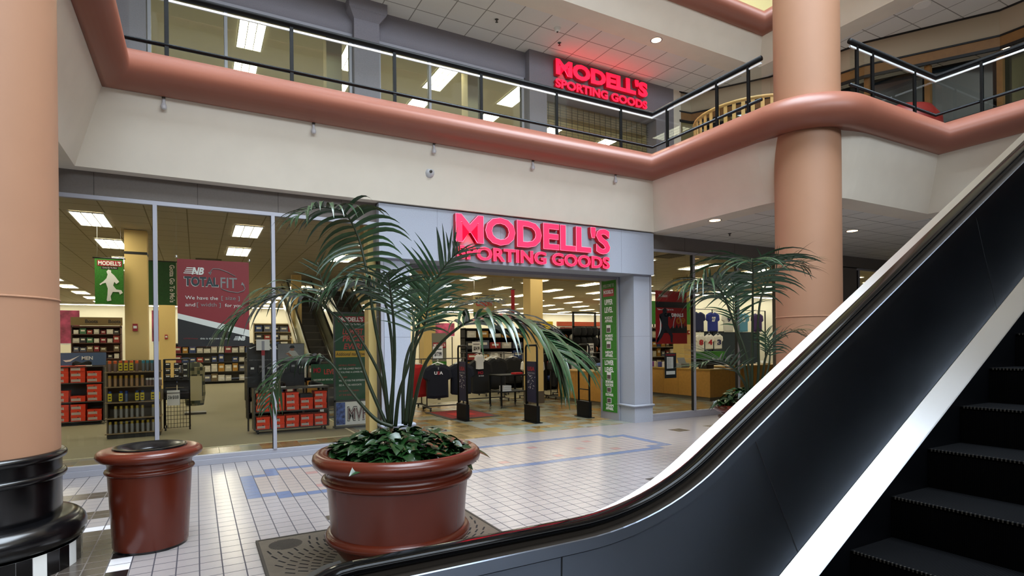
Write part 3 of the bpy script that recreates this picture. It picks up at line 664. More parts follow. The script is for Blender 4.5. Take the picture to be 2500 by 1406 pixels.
SMALL = [
    ('top', [(6.815, 5.369, 0.694), (6.825, 5.364, 1.269), (6.836, 5.357, 1.96), (6.76, 5.285, 2.411), (6.634, 5.184, 2.619), (6.412, 5.021, 2.739), (6.146, 4.826, 2.654)], 0.44, 0.66, 0.8, 22),
    ('left', [(6.8, 5.378, 0.694), (6.72, 5.422, 1.386), (6.493, 5.433, 2.016), (6.267, 5.444, 2.378), (5.994, 5.481, 2.482), (5.652, 5.556, 2.392)], 0.5, 0.6, 1.05, 24),
    ('right', [(6.85, 5.35, 0.693), (6.862, 5.286, 1.271), (6.814, 5.255, 1.842), (6.868, 5.225, 2.296), (6.976, 5.109, 2.572), (7.153, 4.953, 2.704), (7.349, 4.844, 2.645)], 0.5, 0.45, 0.45, 20),
    ('lowleft', [(6.72, 5.308, 0.763), (6.55, 5.288, 1.112), (6.298, 5.313, 1.342), (6.026, 5.349, 1.403), (5.71, 5.41, 1.328)], 0.35, 0.45, 0.25, 16),
    ('lowright', [(6.85, 5.35, 0.751), (6.944, 5.298, 1.095), (6.954, 5.235, 1.441), (7.037, 5.132, 1.668), (7.191, 4.99, 1.779), (7.34, 4.849, 1.691)], 0.45, 0.35, 0.6, 16),
    ('mid', [(6.915, 5.428, 0.682), (6.94, 5.529, 1.378), (6.898, 5.666, 1.854), (6.891, 5.727, 2.217), (6.988, 5.731, 2.522)], 0.5, 0.4, 0.4, 14),
    ('thin', [(6.925, 5.422, 0.682), (7.17, 5.401, 1.14), (7.269, 5.404, 1.492), (7.253, 5.469, 1.79)], 0.6, 0.25, 0.5, 10),
]
leaf_top = mat('palm_leaf', '#29452a', .27, noise=.25, nscale=7, spec=.75); leaf_pot = mat('climber_leaf', '#1c3a1a', .22, noise=.35, nscale=9, spec=.6)
stem_m = mat('palm_stem', '#1f2c14', .5, noise=.2, nscale=12); husk = mat('palm_husk', '#5a4a32', .9, noise=.3, nscale=20)
def catmull(P, n):
    P = [Vector(p) for p in P]; P = [P[0]*2-P[1]] + P + [P[-1]*2-P[-2]]; out = []
    for i in range(1, len(P)-2):
        for k in range(n):
            t = k/n; a, b_, c, d = P[i-1:i+3]
            out.append(.5*((2*b_)+(c-a)*t+(2*a-5*b_+4*c-d)*t*t+(3*b_-a-3*c+d)*t**3))
    out.append(P[-2]); return out
def frond(pal, name, pts, t0, ll, droop, k, rng, base_w=.016):
    C_ = catmull(pts, 10); m = len(C_)
    b = MB().use(stem_m, True); b.tube(C_, [base_w*(1-.82*i/(m-1)) for i in range(m)], 7); 
    b.use(leaf_top, True); i0_ = int(t0*(m-1)); up = Vector((0, 0, 1))
    for q in range(k):
        u = (q+.5)/k; fi = i0_ + u*(m-1-i0_)*.985; i = int(fi); fr_ = fi-i; p = C_[i].lerp(C_[min(i+1, m-1)], fr_)
        tg = (C_[min(i+2, m-1)]-C_[max(i-2, 0)]).normalized()
        side = tg.cross(up); sv = min(1, abs(tg.z))**3; ew = Vector((.87, -.48, 0)); ew = ew if side.dot(ew) >= 0 else -ew; side = (side.normalized()*(1-sv) + ew*sv); side = (side - tg*side.dot(tg)).normalized()
        nrm = side.cross(tg).normalized()
        env = (math.sin(math.pi*(.16+.80*u)))**.6
        for s in (-1, 1):
            L_ = ll*1.3*env*rng.uniform(.8, 1.15)
            d = (side*s*rng.uniform(.6, .95) + tg*((.05 if name == 'top' else .40)+.5*u) + nrm*rng.uniform(.05, .40) + Vector((rng.uniform(-.08, .08), rng.uniform(-.08, .08), rng.uniform(-.05, .05)))).normalized()
            w0 = (.019 if name == 'drape' else .016 if name == 'top' else .0135 if droop > .9 else .0115)*rng.uniform(.8, 1.2)*(L_/.45)**.5; pos = p.copy(); vs = []; n = 8
            for j in range(n+1):
                v = j/n; wv = w0*(math.sin(math.pi*min(1, .12+.88*v)**.75) if v < 1 else 0)+.0008
                wd = d.cross(nrm if abs(d.dot(nrm)) < .95 else tg).normalized()
                fold = d.cross(wd).normalized()*wv*.35
                vs += [pos-wd*wv-fold*s*0, pos+nrm*(-wv*.3), pos+wd*wv]
                d = (d + Vector((0, 0, -1))*droop*(.07+.24*v)*rng.uniform(.7, 1.3)).normalized(); pos = pos + d*L_/n
            fs = []
            for j in range(n):
                a = j*3; fs += [(a, a+1, a+4, a+3), (a+1, a+2, a+5, a+4)]
            b.add(vs, fs)
    return b.build('frond', pal)
def palm(name, label, loc, specs, seed, bw=.016):
    rng = random.Random(seed); pal = thing(name, label, 'palm', (0, 0, 0))
    for sp in specs:
        frond(pal, sp[0], *sp[1:], rng, bw)
    for k in range(3):
        a = rng.uniform(0, 6.28); r = .05+.05*k; x, y = loc[0]+r*math.cos(a), loc[1]+r*math.sin(a)
        MB().use(husk, True).tube([(x, y, loc[2]), (x+.01, y, loc[2]+.12), (x+.02, y+.01, loc[2]+.26-.05*k)], [.03, .024, .01], 8).build('leaf_sheath', pal)
    return pal
palm('kentia_palm', 'tall feathery palm with long arching fronds in the big planter', (1.33, 4.38, .78), BIG, 3)
palm('kentia_palm', 'smaller palm growing in the planter behind the escalator', (6.95, 5.40, .70), SMALL, 5, .022)
def groundcover(label, c, r, z, n, seed, h=.14):
    rng = random.Random(seed); b = MB().use(leaf_pot, True)
    for k in range(n):
        rr = r*math.sqrt(rng.random())*1.0; a = rng.uniform(0, 2*math.pi); edge = rr/r
        base = Vector((c[0]+rr*math.cos(a), c[1]+rr*math.sin(a), z+h*(1-edge**3)*rng.uniform(.3, 1.15)+.01))
        if edge > .85 and rng.random() < .15: base += Vector((math.cos(a), math.sin(a), 0))*rng.uniform(0, .07)
        az = a+rng.uniform(-1.3, 1.3); L_ = rng.uniform(.08, .145); wd = L_*rng.uniform(.30, .40); pitch = rng.uniform(-.4, .5) - .2*edge; az = az + math.pi if (edge > .8 and rng.random() < .45) else az
        dd = Vector((math.cos(az)*math.cos(pitch), math.sin(az)*math.cos(pitch), math.sin(pitch))); sd = dd.cross(Vector((0, 0, 1))).normalized(); nn = sd.cross(dd)
        sd = (sd*math.cos(.4)+nn*math.sin(rng.uniform(-.5, .5))).normalized(); nn = sd.cross(dd)
        prof = [(0, .02), (.10, .75), (.28, 1.0), (.55, .78), (.80, .38), (1.0, .0)]
        vs = []
        for t, wv in prof:
            p = base + dd*L_*t - nn*(-.02*0) + Vector((0, 0, -1))*(t**2)*L_*.25
            vs += [p-sd*wd*wv+nn*wd*wv*.25, p, p+sd*wd*wv+nn*wd*wv*.25]
        fs = []
        for j in range(len(prof)-1):
            q = j*3; fs += [(q, q+1, q+4, q+3), (q+1, q+2, q+5, q+4)]
        b.add(vs, fs)
        if k % 5 == 0: b.tube([(c[0]+rr*.9*math.cos(a), c[1]+rr*.9*math.sin(a), z-.02), base], .003, 4, False)
    return tag(b.build('pothos_foliage'), label, 'ground cover', kind='stuff')
groundcover('dark green heart-shaped leaves filling the big planter under the palm', (1.37, 4.32), .53, .80, 820, 11, .16)
groundcover('dark leaves spilling over the rim of the planter behind the escalator', (6.93, 5.38), .55, .72, 380, 12, .24)
# ================================================================== INSIDE THE SHOP
def flat(m, name, parent, x0, x1, z0, z1, y, t=.004, poly=None):
    """thin printed area facing -y"""
    b = MB().use(m)
    P_ = poly or [(x0, z0), (x1, z0), (x1, z1), (x0, z1)]
    b.prism([(x, y, z) for x, z in P_], (0, t, 0)); return b.build(name, parent)
# ---- ceiling light panels on their 2.5 x 2.77 m grid
t = thing('ceiling_light', 'light', 'light', (0, 0, 0), 0, 'fluorescent panels in the shop ceiling')
MB().use(panel_e).box(-.235, .235, -.60, .60, -.012, -.004).build('diffuser', t)
b = MB().use(white)
for a in ((-.26, .26, -.625, -.60), (-.26, .26, .60, .625), (-.26, -.235, -.6, .6), (.235, .26, -.6, .6)): b.box(*a, -.02, 0)
for x in (-.08, .08): b.box(x-.008, x+.008, -.6, .6, -.018, -.012)
b.build('frame', t)
ordn = ['first', 'second', 'third', 'fourth', 'fifth', 'sixth', 'seventh', 'eighth', 'ninth', 'tenth', 'eleventh', 'twelfth', 'thirteenth', 'fourteenth', 'fifteenth', 'sixteenth']
first = True
for q in range(14):
    for k in range(9):
        x = -6.6+2.5*q; y = 12.42+2.74*k
        if (2.6 < x < 5.2 and 17 < y < 23) or (x > 15.5 and 19 < y < 20.2): continue
        lb = 'ceiling panel of the lower shop, %s row from the windows, %s from the west' % (ordn[k], ordn[q])
        if first: t['label'] = lb; t.location = (x, y, 3.945); first = False
        else: dup(t, (x, y, 3.945), 0, lb)
for q, x in enumerate((-3.2, -1.1, 1.05, 3.12, 5.25, 7.35, 9.5, 11.6)):
    for k, y in enumerate((12.95, 14.81, 16.7, 18.6)):
        dup(t, (x, y, 8.125), 0, 'ceiling panel of the upper shop, %s row from the windows, %s from the west' % (ordn[k], ordn[q]), 'fluorescent panels in the upper shop ceiling')
for i, (x, y) in enumerate(((-1.62, 10.0), (2.0, 10.4), (6.0, 11.0), (14.2, 10.4))):
    d = thing('shop_downlight', ['small round downlight just inside the window by the big column', 'small round downlight above the tall green sign', 'small round downlight above the security gates', 'small round downlight over the checkout counter'][i], 'light', (x, y, 3.945))
    MB().use(white, True).lathe([(.08, 0), (.1, -.008), (.12, 0)], n=20).build('ring', d); MB().use(panel_e).disc((0, 0, -.004), .08, 18, up=False).build('lamp', d)
for i, (x, y, lb) in enumerate(((.3, 17.0, 'dark square air vent in the shop ceiling near the red banner'), (3.7, 15.2, 'dark square air vent in the shop ceiling over the escalators'), (8.9, 15.6, 'dark square air vent in the shop ceiling beside the yellow column'), (11.0, 11.2, 'air vent in the shop ceiling behind the east window'))):
    v = thing('air_vent', lb, 'vent', (x, y, 3.945)); b = MB().use(mat('vent_dark', '#6b6250', .7)).box(-.3, .3, -.3, .3, -.01, -.002); b.use(mat('vent_slat', '#8a806a', .7))
    for k in range(7): b.box(-.28, .28, -.27+k*.085, -.24+k*.085, -.02, -.01)
    b.build('slats', v)
# wall-washer tubes near the far walls
tube_e = mat('washer_tube', '#ffffff', .5, emit='#fff8e6', es=16)
for nm, x0, x1, y in (('back', -9, 31, 35.2), ('partition', 16, 30, 18.9)):
    v = thing('wall_washer', 'row of lamps lighting the %s wall of the shop' % nm, 'light', (0, 0, 0))
    MB().use(white).box(x0, x1, y-.05, y+.3, 3.86, 3.945).build('housing', v); MB().use(tube_e).box(x0, x1, y+.06, y+.14, 3.835, 3.86).build('lamp', v)
# ---- yellow columns
def ycol(x, y, lb, wd=.40, alarm=False, band=False):
    c = thing('square_column', lb, 'column', (x, y, 0)); MB().use(yellow).box(0, wd, 0, wd, .32, 3.94).build('shaft', c)
    MB().use(mat('column_foot', '#5b5145', .6)).box(-.012, wd+.012, -.012, wd+.012, 0, .33).build('base', c)
    if band: MB().use(gblack).box(-.004, wd+.004, -.004, wd, 3.47, 3.52).build('black_band', c)
    if alarm:
        a = tag(MB().use(gred).box(-.04, .04, -.045, 0, -.07, .07).use(gwhite).box(-.028, .028, -.048, -.044, -.02, .03).build('alarm_box', None, (x+wd*.45, y, alarm)), 'red fire alarm box on the %s' % lb[:40].replace('square ', ''), 'fire alarm')
ycol(-1.2, 13.2, 'square yellow column behind the rack of spray cans', .37, 2.05, True)
ycol(-1.05, 21.5, 'square yellow column behind the hanging green runner banner', .45, 2.0)
ycol(8.08, 13.5, 'square yellow column in the middle of the entrance', .40)
ycol(6.62, 18.0, 'square yellow column behind the shirt racks', .42)
ycol(2.68, 19.2, 'narrow yellow column at the foot of the shop escalators', .28)
ycol(15.0, 14.6, 'square yellow column behind the checkout counter', .5, 2.0)
# ---- hanging banners
def banner_base(name, lb, cat, x0, x1, z0, z1, y, m, rod=True):
    t = thing(name, lb, cat, (0, 0, 0)); MB().use(m).box(x0, x1, y, y+.006, z0, z1).build('sheet', t)
    b = MB().use(mat('wire', '#9a9a94', .4), True)
    for x in (x0+.04, x1-.04): b.tube([(x, y+.003, z1), (x, y+.003, 3.945)], .0025, 5)
    b.build('wire', t)
    if rod: MB().use(gblack, True).tube([(x0-.03, y+.003, z1), (x1+.03, y+.003, z1)], .012, 8).build('rod', t)
    return t
def figure(parent, m, x, z, h, y, pose=0, name='printed_figure'):
    """flat printed silhouette of a player"""
    if pose == 0: pts = [(.0, .93), (.05, 1), (.12, .97), (.12, .9), (.2, .82), (.33, .62), (.25, .55), (.2, .62), (.17, .5), (.25, .38), (.38, .36), (.42, .28), (.34, .22), (.32, .3), (.16, .3), (.1, .16), (.12, .03), (.02, 0), (.0, .04), (.02, .2), (.03, .4), (-.02, .58), (-.1, .55), (-.16, .5), (-.18, .53), (-.08, .62), (0, .72), (.03, .84)]
    else: pts = [(.0, .95), (.08, 1), (.16, .95), (.15, .85), (.3, .86), (.36, .72), (.3, .66), (.28, .76), (.2, .74), (.2, .5), (.38, .22), (.36, .0), (.3, .02), (.28, .2), (.1, .38), (-.05, .15), (-.22, .0), (-.26, .05), (-.1, .3), (-.02, .5), (-.12, .7), (-.14, .8), (0, .85)]
    return flat(m, name, parent, 0, 0, 0, 0, y-.003, .002, [(x+px_*h, z+pz_*h) for px_, pz_ in pts])
t = banner_base('hanging_banner', 'green hanging banner with a white runner and red store name strip', 'banner', -1.64, -1.195, 2.48, 3.34, 13.0, ggrass)
flat(gred, 'name_strip', t, -1.60, -1.22, 3.19, 3.30, 12.995); text("MODELL'S", 'lettering', t, gwhite, -1.585, -1.235, 3.205, 3.285, 12.992, off=.03)
flat(gblack, 'slogan_strip', t, -1.54, -1.28, 3.14, 3.18, 12.995); text("Gotta Go To Mo's", 'slogan', t, gwhite, -1.52, -1.30, 3.147, 3.175, 12.992)
figure(t, gwhite, -1.46, 2.53, .60, 12.992)
t = banner_base('hanging_banner', 'dark green hanging banner with a slogan written downwards', 'banner', -.89, -.375, 2.58, 3.53, 14.5, ggreen)
M_ = Matrix.Translation((-.50, 14.49, 3.46)) @ Matrix.Rotation(R(90), 4, 'Y')
text("Gotta Go To Mo's", 'lettering', t, gwhite, 0, .82, 0, .10, 0, off=.03, local=M_)
NBr = mat('banner_red', '#8f1c2a', .5)
t = thing('window_banner', 'red and black banner reading TOTAL FIT hung inside the window', 'banner')
b = MB().use(mat('wire', '#9a9a94', .4), True)
for x in (-.235, .70): b.tube([(x, 9.30, 2.93), (x, 9.30, 3.945)], .0015, 4)
b.build('wire', t)
MB().use(NBr).box(-.228, .692, 9.3, 9.306, 1.66, 2.905).build('sheet', t)
flat(mat('banner_navy', '#0b0c16', .5), 'black_field', t, 0, 0, 0, 0, 9.298, .002, [(-.228, 1.662), (.692, 1.662), (.692, 1.81), (-.228, 2.08)])
flat(gwhite, 'white_stripe', t, 0, 0, 0, 0, 9.297, .002, [(-.228, 2.06), (.692, 1.80), (.692, 1.90), (-.228, 2.135)])
text('TOTAL', 'lettering', t, gwhite, -.148, .292, 2.518, 2.662, 9.2975, off=.05); text('TOTAL', 'lettering', t, mat('letter_dark', '#17303a', .5), -.142, .288, 2.526, 2.662, 9.295, off=.04)
text('FIT', 'lettering', t, ggrey, .315, .53, 2.514, 2.665, 9.296, off=.01)
text('We have the', 'lettering', t, gwhite, -.133, .28, 2.335, 2.385, 9.296); text('[ size ]', 'lettering', t, ggrey, .325, .565, 2.325, 2.395, 9.296)
text('and', 'lettering', t, gwhite, -.133, -.01, 2.235, 2.285, 9.296); text('[ width ]', 'lettering', t, ggrey, .01, .315, 2.222, 2.292, 9.296); text('for you.', 'lettering', t, gwhite, .37, .61, 2.222, 2.285, 9.296)
text('this is the new balance', 'lettering', t, gwhite, .05, .43, 1.765, 1.79, 9.294); text('LOVE/money', 'lettering', t, gred, -.155, .02, 1.765, 1.787, 9.294)
for (x, z, s_) in ((-.13, 2.69, 1.0), (.49, 1.745, .62)):
    text('NB', 'logo', t, gwhite, x+.08*s_, x+.235*s_, z, z+.105*s_, 9.294, off=.04, shear=.3)
    for k in range(4): flat(gwhite, 'logo_stripe', t, x-.02*s_+k*.012*s_, x+.13*s_, z+.012*s_+k*.025*s_, z+.024*s_+k*.025*s_, 9.2945, .001)
b = MB().use(ggrey, True)
b.tube([(.18+.0*k, 9.294, 2.70) for k in (0,)] + [(.19, 9.294, 2.75), (.22, 9.294, 2.785), (.30, 9.294, 2.785), (.40, 9.294, 2.75), (.51, 9.294, 2.69)], .006, 5); b.tube([(.32, 9.294, 2.50), (.42, 9.294, 2.465), (.54, 9.294, 2.45), (.62, 9.294, 2.48), (.64, 9.294, 2.52), (.61, 9.294, 2.57)], .006, 5)
b.add([(.155, 9.294, 2.73), (.185, 9.294, 2.69), (.205, 9.294, 2.74)], [(0, 1, 2)]); b.add([(.585, 9.294, 2.565), (.60, 9.294, 2.61), (.635, 9.294, 2.56)], [(0, 1, 2)]); b.build('arrow_rings', t)
for x in (-.235, .70): MB().use(chrome, True).lathe([(0, -.02), (.018, -.015), (.02, 0), (.01, .02), (0, .02)], (x, 9.29, 2.93), 12).build('suction_hook', t)
# baseball banner in the east window
t = thing('window_banner', 'dark red banner with a player and a city arch in the east window', 'banner')
redb = mat('banner_deep_red', '#8c0f14', .5)
b = MB().use(mat('wire', '#9a9a94', .4), True)
for x in (8.8, 9.7): b.tube([(x, 9.353, 2.79), (x, 9.353, 3.945)], .0015, 4)
b.build('wire', t)
MB().use(redb).box(8.776, 9.716, 9.35, 9.356, 1.62, 2.79).build('sheet', t)
flat(gblack, 'black_band', t, 8.78, 9.712, 2.42, 2.55, 9.347); flat(gblack, 'skyline', t, 0, 0, 0, 0, 9.346, .002, [(8.95, 1.86), (9.71, 1.86), (9.71, 2.0), (9.66, 2.02), (9.64, 1.97), (9.60, 2.08), (9.56, 1.97), (9.5, 2.03), (9.45, 1.96), (9.4, 2.06), (9.35, 1.96), (9.28, 2.02), (9.2, 1.95), (9.1, 2.0), (8.95, 1.94)])
MB().use(mat('arch_silver', '#a8a3a6', .4), True).tube([(9.42+.13*math.cos(a), 9.345, 1.97+.28*math.sin(a)) for a in [math.pi*k/14 for k in range(15)]], [.009]*15, 6).build('printed_arch', t)
figure(t, mat('printed_navy', '#10131f', .6), 8.98, 1.64, .78, 9.346, 1); flat(gwhite, 'printed_highlight', t, 0, 0, 0, 0, 9.343, .001, [(8.80, 1.68), (8.83, 1.66), (8.93, 1.95), (8.93, 2.2), (8.87, 2.27), (8.90, 2.1), (8.89, 1.93)])
text('Wilson', 'lettering', t, gwhite, 8.87, 9.12, 2.65, 2.72, 9.345, shear=.3); text('Take a Ride City to be', 'lettering', t, gwhite, 8.82, 9.30, 2.35, 2.40, 9.345); text('CARDINALS', 'lettering', t, gwhite, 9.03, 9.6, 2.22, 2.30, 9.345, off=.03); text('09', 'lettering', t, mat('gold_print', '#a8641a', .5), 9.38, 9.66, 2.06, 2.20, 9.347, off=.03)
t = thing('hours_sign', 'small black opening hours sign stuck inside the east window', 'sign')
MB().use(mat('sign_charcoal', '#22272a', .5)).box(8.787, 9.127, 9.103, 9.108, .88, 1.424).build('board', t); flat(gwhite, 'price_list', t, 8.85, 9.037, 1.09, 1.336, 9.1005, .002); flat(gwhite, 'card_strip', t, 8.83, 9.086, .959, 1.033, 9.1005, .002)
text('STORE HOURS', 'lettering', t, gred, 8.82, 9.094, 1.366, 1.395, 9.1015)
for k in range(7): text('MON 10 - 9', 'lettering', t, gblack, 8.86, 9.02, 1.11+k*.031, 1.128+k*.031, 9.1)
# directory panel on the pier inside the entrance
t = thing('directory_panel', 'tall green floor directory panel on the pier at the entrance side', 'sign')
MB().use(alu).box(7.835, 7.86, 9.48, 10.10, 0, 3.05).build('board', t)
MB().use(ggrass).box(7.828, 7.834, 9.53, 10.02, .16, 3.03).build('green_sheet', t)
LM = Matrix.Translation((7.826, 9.54, 0)) @ Matrix.Rotation(R(-90), 4, 'Z')
def dtext(s, z0, z1, w=.36, m=gwhite, nm='lettering'): text(s, nm, t, m, -.24-w/2, -.24+w/2, z0, z1, 0, off=.03, local=LM)
dtext('WELCOME TO', 2.86, 2.93, .38, mat('pale_print', '#a9b5a0', .6)); MB().use(gred).box(7.822, 7.826, 9.60, 9.96, 2.66, 2.83).build('name_strip', t); text("MODELL'S", 'lettering', t, gwhite, -.40, -.08, 2.72, 2.80, .005-.01, off=.03, local=LM)
for s_, z in (('UPPER', 2.48), ('LEVEL', 2.31)): dtext(s_, z, z+.12, .28)
for s_, z in (("KIDS'", 2.17), ('APPAREL', 2.10), ("WOMEN'S", 1.78), ('APPAREL', 1.71), ("MEN'S", 1.42), ('APPAREL', 1.35), ('SPORTING', .78), ('GOODS', .71), ('FOOTWEAR', .50), ('TEAM', .27), ('APPAREL', .20)): dtext(s_, z, z+.06, .26)
for s_, z in (('LOWER', 1.17), ('LEVEL', 1.02)): dtext(s_, z, z+.11, .30)
MB().use(gwhite).box(7.824, 7.828, 9.53, 10.02, 1.31, 1.316).build('divider_line', t)
for z in (1.88, 1.53, .86, .58, .35): MB().use(gwhite).box(7.823, 7.827, 9.72, 9.86, z, z+.16 if z != .35 and z != .58 else z+.11).use(mat('photo_print', '#5a4a4a', .6, noise=.8, nscale=40)).box(7.821, 7.823, 9.73, 9.85, z+.012, z+.10).build('photo', t)
# tall sale sign
t = thing('floor_sign', 'tall dark green framed sale sign standing beside the west pier', 'sign')
gfr = mat('sign_frame_grey', '#4b4e50', .4, .5)
b = MB().use(gfr)
for x in (2.40, 3.10): b.box(x, x+.035, 11.7, 11.74, .03, 2.33)
b.box(2.40, 3.135, 11.7, 11.74, 2.30, 2.335); b.box(2.40, 3.135, 11.7, 11.74, .52, .56); b.box(2.40, 3.135, 11.6, 11.85, .0, .03); b.build('frame', t)
MB().use(mat('sign_dark_green', '#154a2c', .5)).box(2.435, 3.10, 11.715, 11.725, .56, 2.30).build('green_board', t)
flat(gred, 'name_strip', t, 2.50, 3.06, 2.13, 2.25, 11.712); text("MODELL'S", 'lettering', t, gwhite, 2.51, 3.0, 2.145, 2.235, 11.709, off=.03); text("Gotta Go To Mo's", 'slogan', t, gwhite, 2.62, 2.95, 2.07, 2.11, 11.709)
rp = mat('print_salmon', '#b1453c', .5)
for s_, z, x0, x1 in (('LOWEST', 1.88, 2.58, 3.0), ('PRICES', 1.74, 2.58, 3.02), ('EVER!', 1.58, 2.6, 2.98)): text(s_, 'lettering', t, rp, x0, x1, z, z+.12, 11.709, off=.03, shear=.2)
flat(gyel, 'yellow_strip', t, 2.436, 3.10, 1.42, 1.55, 11.712); text('Additional markdowns', 'lettering', t, gblack, 2.45, 3.08, 1.45, 1.52, 11.709, shear=.15)
for s_, z, m_ in (('NO BULL PROMISE', 1.24, rp), ('GET THE LOWEST PRICE EVERY DAY', 1.17, gwhite), ('IF YOU FIND A LOWER PRICE', 1.10, gwhite), ('RELOAD', 1.0, rp), ('WE GIVE YOU THE DIFFERENCE', .93, gwhite), ('SEE A STORE ASSOCIATE', .84, gwhite), ('NO QUESTIONS ASKED', .72, rp), ('AT THE REGISTER', .64, rp)):
    text(s_, 'lettering', t, m_, 2.5, 2.5+.035*len(s_)*.55+.05, z, z+.035, 11.709)
flat(gwhite, 'lower_poster', t, 2.435, 3.10, .05, .52, 11.712); flat(mat('photo_strip', '#4a5f9c', .5, noise=.9, nscale=18), 'photo_strip', t, 2.44, 2.62, .06, .51, 11.710)
text('MVP', 'logo', t, gblack, 2.66, 3.08, .12, .42, 11.708, off=.06); text('MVP', 'logo', t, gwhite, 2.67, 3.07, .135, .405, 11.704, off=.035); text('MVP', 'logo', t, mat('mvp_maroon', '#5e3a40', .5), 2.68, 3.06, .15, .39, 11.70, off=.0)
t = thing('hanging_sign', 'small dark green sign with red lettering hung behind the tall sale sign', 'sign')
MB().use(mat('sign_dark_green', '#154a2c', .5)).box(2.27, 2.99, 13.5, 13.51, .78, 1.24).build('board', t); text('LEVEL', 'lettering', t, rp, 2.55, 2.85, 1.0, 1.12, 13.495, off=.03); text('SAVE EVERY DAY WITH THE TEAM CARD', 'lettering', t, gwhite, 2.32, 2.94, .86, .90, 13.495); text('MO', 'logo', t, gred, 2.32, 2.48, 1.04, 1.16, 13.495, off=.04)
b = MB().use(gfr).box(2.60, 2.64, 13.51, 13.55, 0, 1.0); b.box(2.4, 2.85, 13.4, 13.66, 0, .02); b.build('stand', t)
# ---- shoe boxes
def casters(b, x0, x1, y0, y1, z=.06):
    for x in (x0, x1):
        for y in (y0, y1): b.use(gunm, True).lathe([(0, -.018), (.03, -.018), (.034, 0), (.03, .018), (0, .018)], (0, 0, 0), 10) if False else b.tube([(x-.014, y, .034), (x+.014, y, .034)], .034, 10)
def shoebox_proto(w_, h_, d_, m1, m2):
    p = thing('shoe_box', 'x', 'shoe box'); b = MB().use(m1).box(-w_/2+.004, w_/2-.004, .004, d_-.004, 0, h_-.03); b.build('box_body', p)
    MB().use(m1).box(-w_/2, w_/2, 0, d_, h_-.034, h_).use(m2).box(-w_/2-.0005, w_/2+.0005, -.0005, .0005, h_-.036, h_-.033).use(gblack).box(-.012, .012, -.0012, .0, h_-.045, h_-.03).build('lid', p)
    MB().use(mat('box_label', '#b9a9a0', .6)).box(-w_/2+.015, w_/2-.09, -.001, .003, .018, h_-.048).use(gwhite).box(w_/2-.088, w_/2-.084, -.0012, .003, .012, h_-.046).build('label_sticker', p); return p
sb = shoebox_proto(.235, .112, .33, orange, orange2)
cols5 = ['at the west end', 'in the second column', 'in the middle column', 'in the fourth column', 'at the east end']
lev = ['lowest', 'second', 'third', 'topmost']
used = False
def put(proto, loc, lb, grp, rz=0):
    if 'placed' not in proto: proto['placed'] = 1; proto.location = loc; proto.rotation_euler.z = rz; proto['label'] = lb; proto['group'] = grp; return proto
    d = dup(proto, loc, rz, lb, grp); return d
def strip_placed():
    for o in scn.objects:
        if 'placed' in o: del o['placed']
rngs = random.Random(4)
c = thing('shoe_cart', 'grey wheeled cart of orange shoe boxes below the baseball sign', 'cart')
b = MB().use(gunm); b.box(.93, 2.30, 11.66, 12.12, .83, .86); b.build('top_board', c)
b = MB().use(gunm); b.box(.93, .955, 11.68, 12.1, .07, .83); b.box(2.275, 2.30, 11.68, 12.1, .07, .83); b.build('side_panel', c)
for z in (.42, .09): MB().use(gunm).box(.95, 2.28, 11.66, 12.1, z-.02, z).build('shelf', c)
b = MB(); casters(b.use(gblack), 1.0, 2.22, 11.72, 12.05); b.build('casters', c)
for i in range(5):
    x = 1.09+i*.262
    for tier, (z0, n) in enumerate(((.09, 2), (.42, (3, 3, 3, 2, 3)[i]))):
        for k in range(n):
            o = put(sb, (x+rngs.uniform(-.006, .006), 11.68+rngs.uniform(0, .02), z0+.001+k*.1135), 'orange shoe box, %s shelf of the baseball sign cart, %s %s' % (['bottom', 'upper'][tier], lev[k], cols5[i]), 'shoe boxes on the cart under the baseball sign')
bb = MB().use(gblack).box(-.115, .115, 0, .3, 0, .07).build('shoe_box', None, (1.876, 11.70, .649)); tag(bb, 'black shoe box on the upper shelf of the cart, above two orange boxes', 'shoe box')
sb2 = shoebox_proto(.26, .12, .33, orange, orange2)
c = thing('shoe_cart', 'dark wheeled cart of orange shoe boxes beside the rack of spray cans', 'cart')
b = MB().use(gunm); b.box(-3.3, -3.27, 15.2, 15.6, .05, 1.24); b.box(-1.79, -1.76, 15.2, 15.6, .05, 1.24); b.build('side_panel', c)
MB().use(gblack).box(-3.28, -1.78, 15.59, 15.6, .05, 1.25).build('back_panel', c)
for z in (.09, .51, .92, 1.27): MB().use(gunm).box(-3.28, -1.78, 15.18, 15.6, z-.02, z).build('shelf', c)
b = MB().use(gblack).box(-3.2, -1.85, 15.3, 15.55, 0, .045); b.build('wheel_base', c)
for tier, (z0, ns) in enumerate(((.09, (2, 3, 3, 3, 2)), (.51, (2, 2, 2, 1, 3)), (.92, (2, 2, 3, 3, 2)))):
    for i, n in enumerate(ns):
        for k in range(n):
            if tier == 2 and k == 3: continue
            put(sb2, (-3.10+i*.288, 15.2+rngs.uniform(0, .02), z0+.001+k*.1215), 'orange shoe box on the %s shelf of the dark cart, %s %s' % (['bottom', 'middle', 'upper'][tier], lev[k], cols5[i]), 'shoe boxes on the cart beside the spray cans')
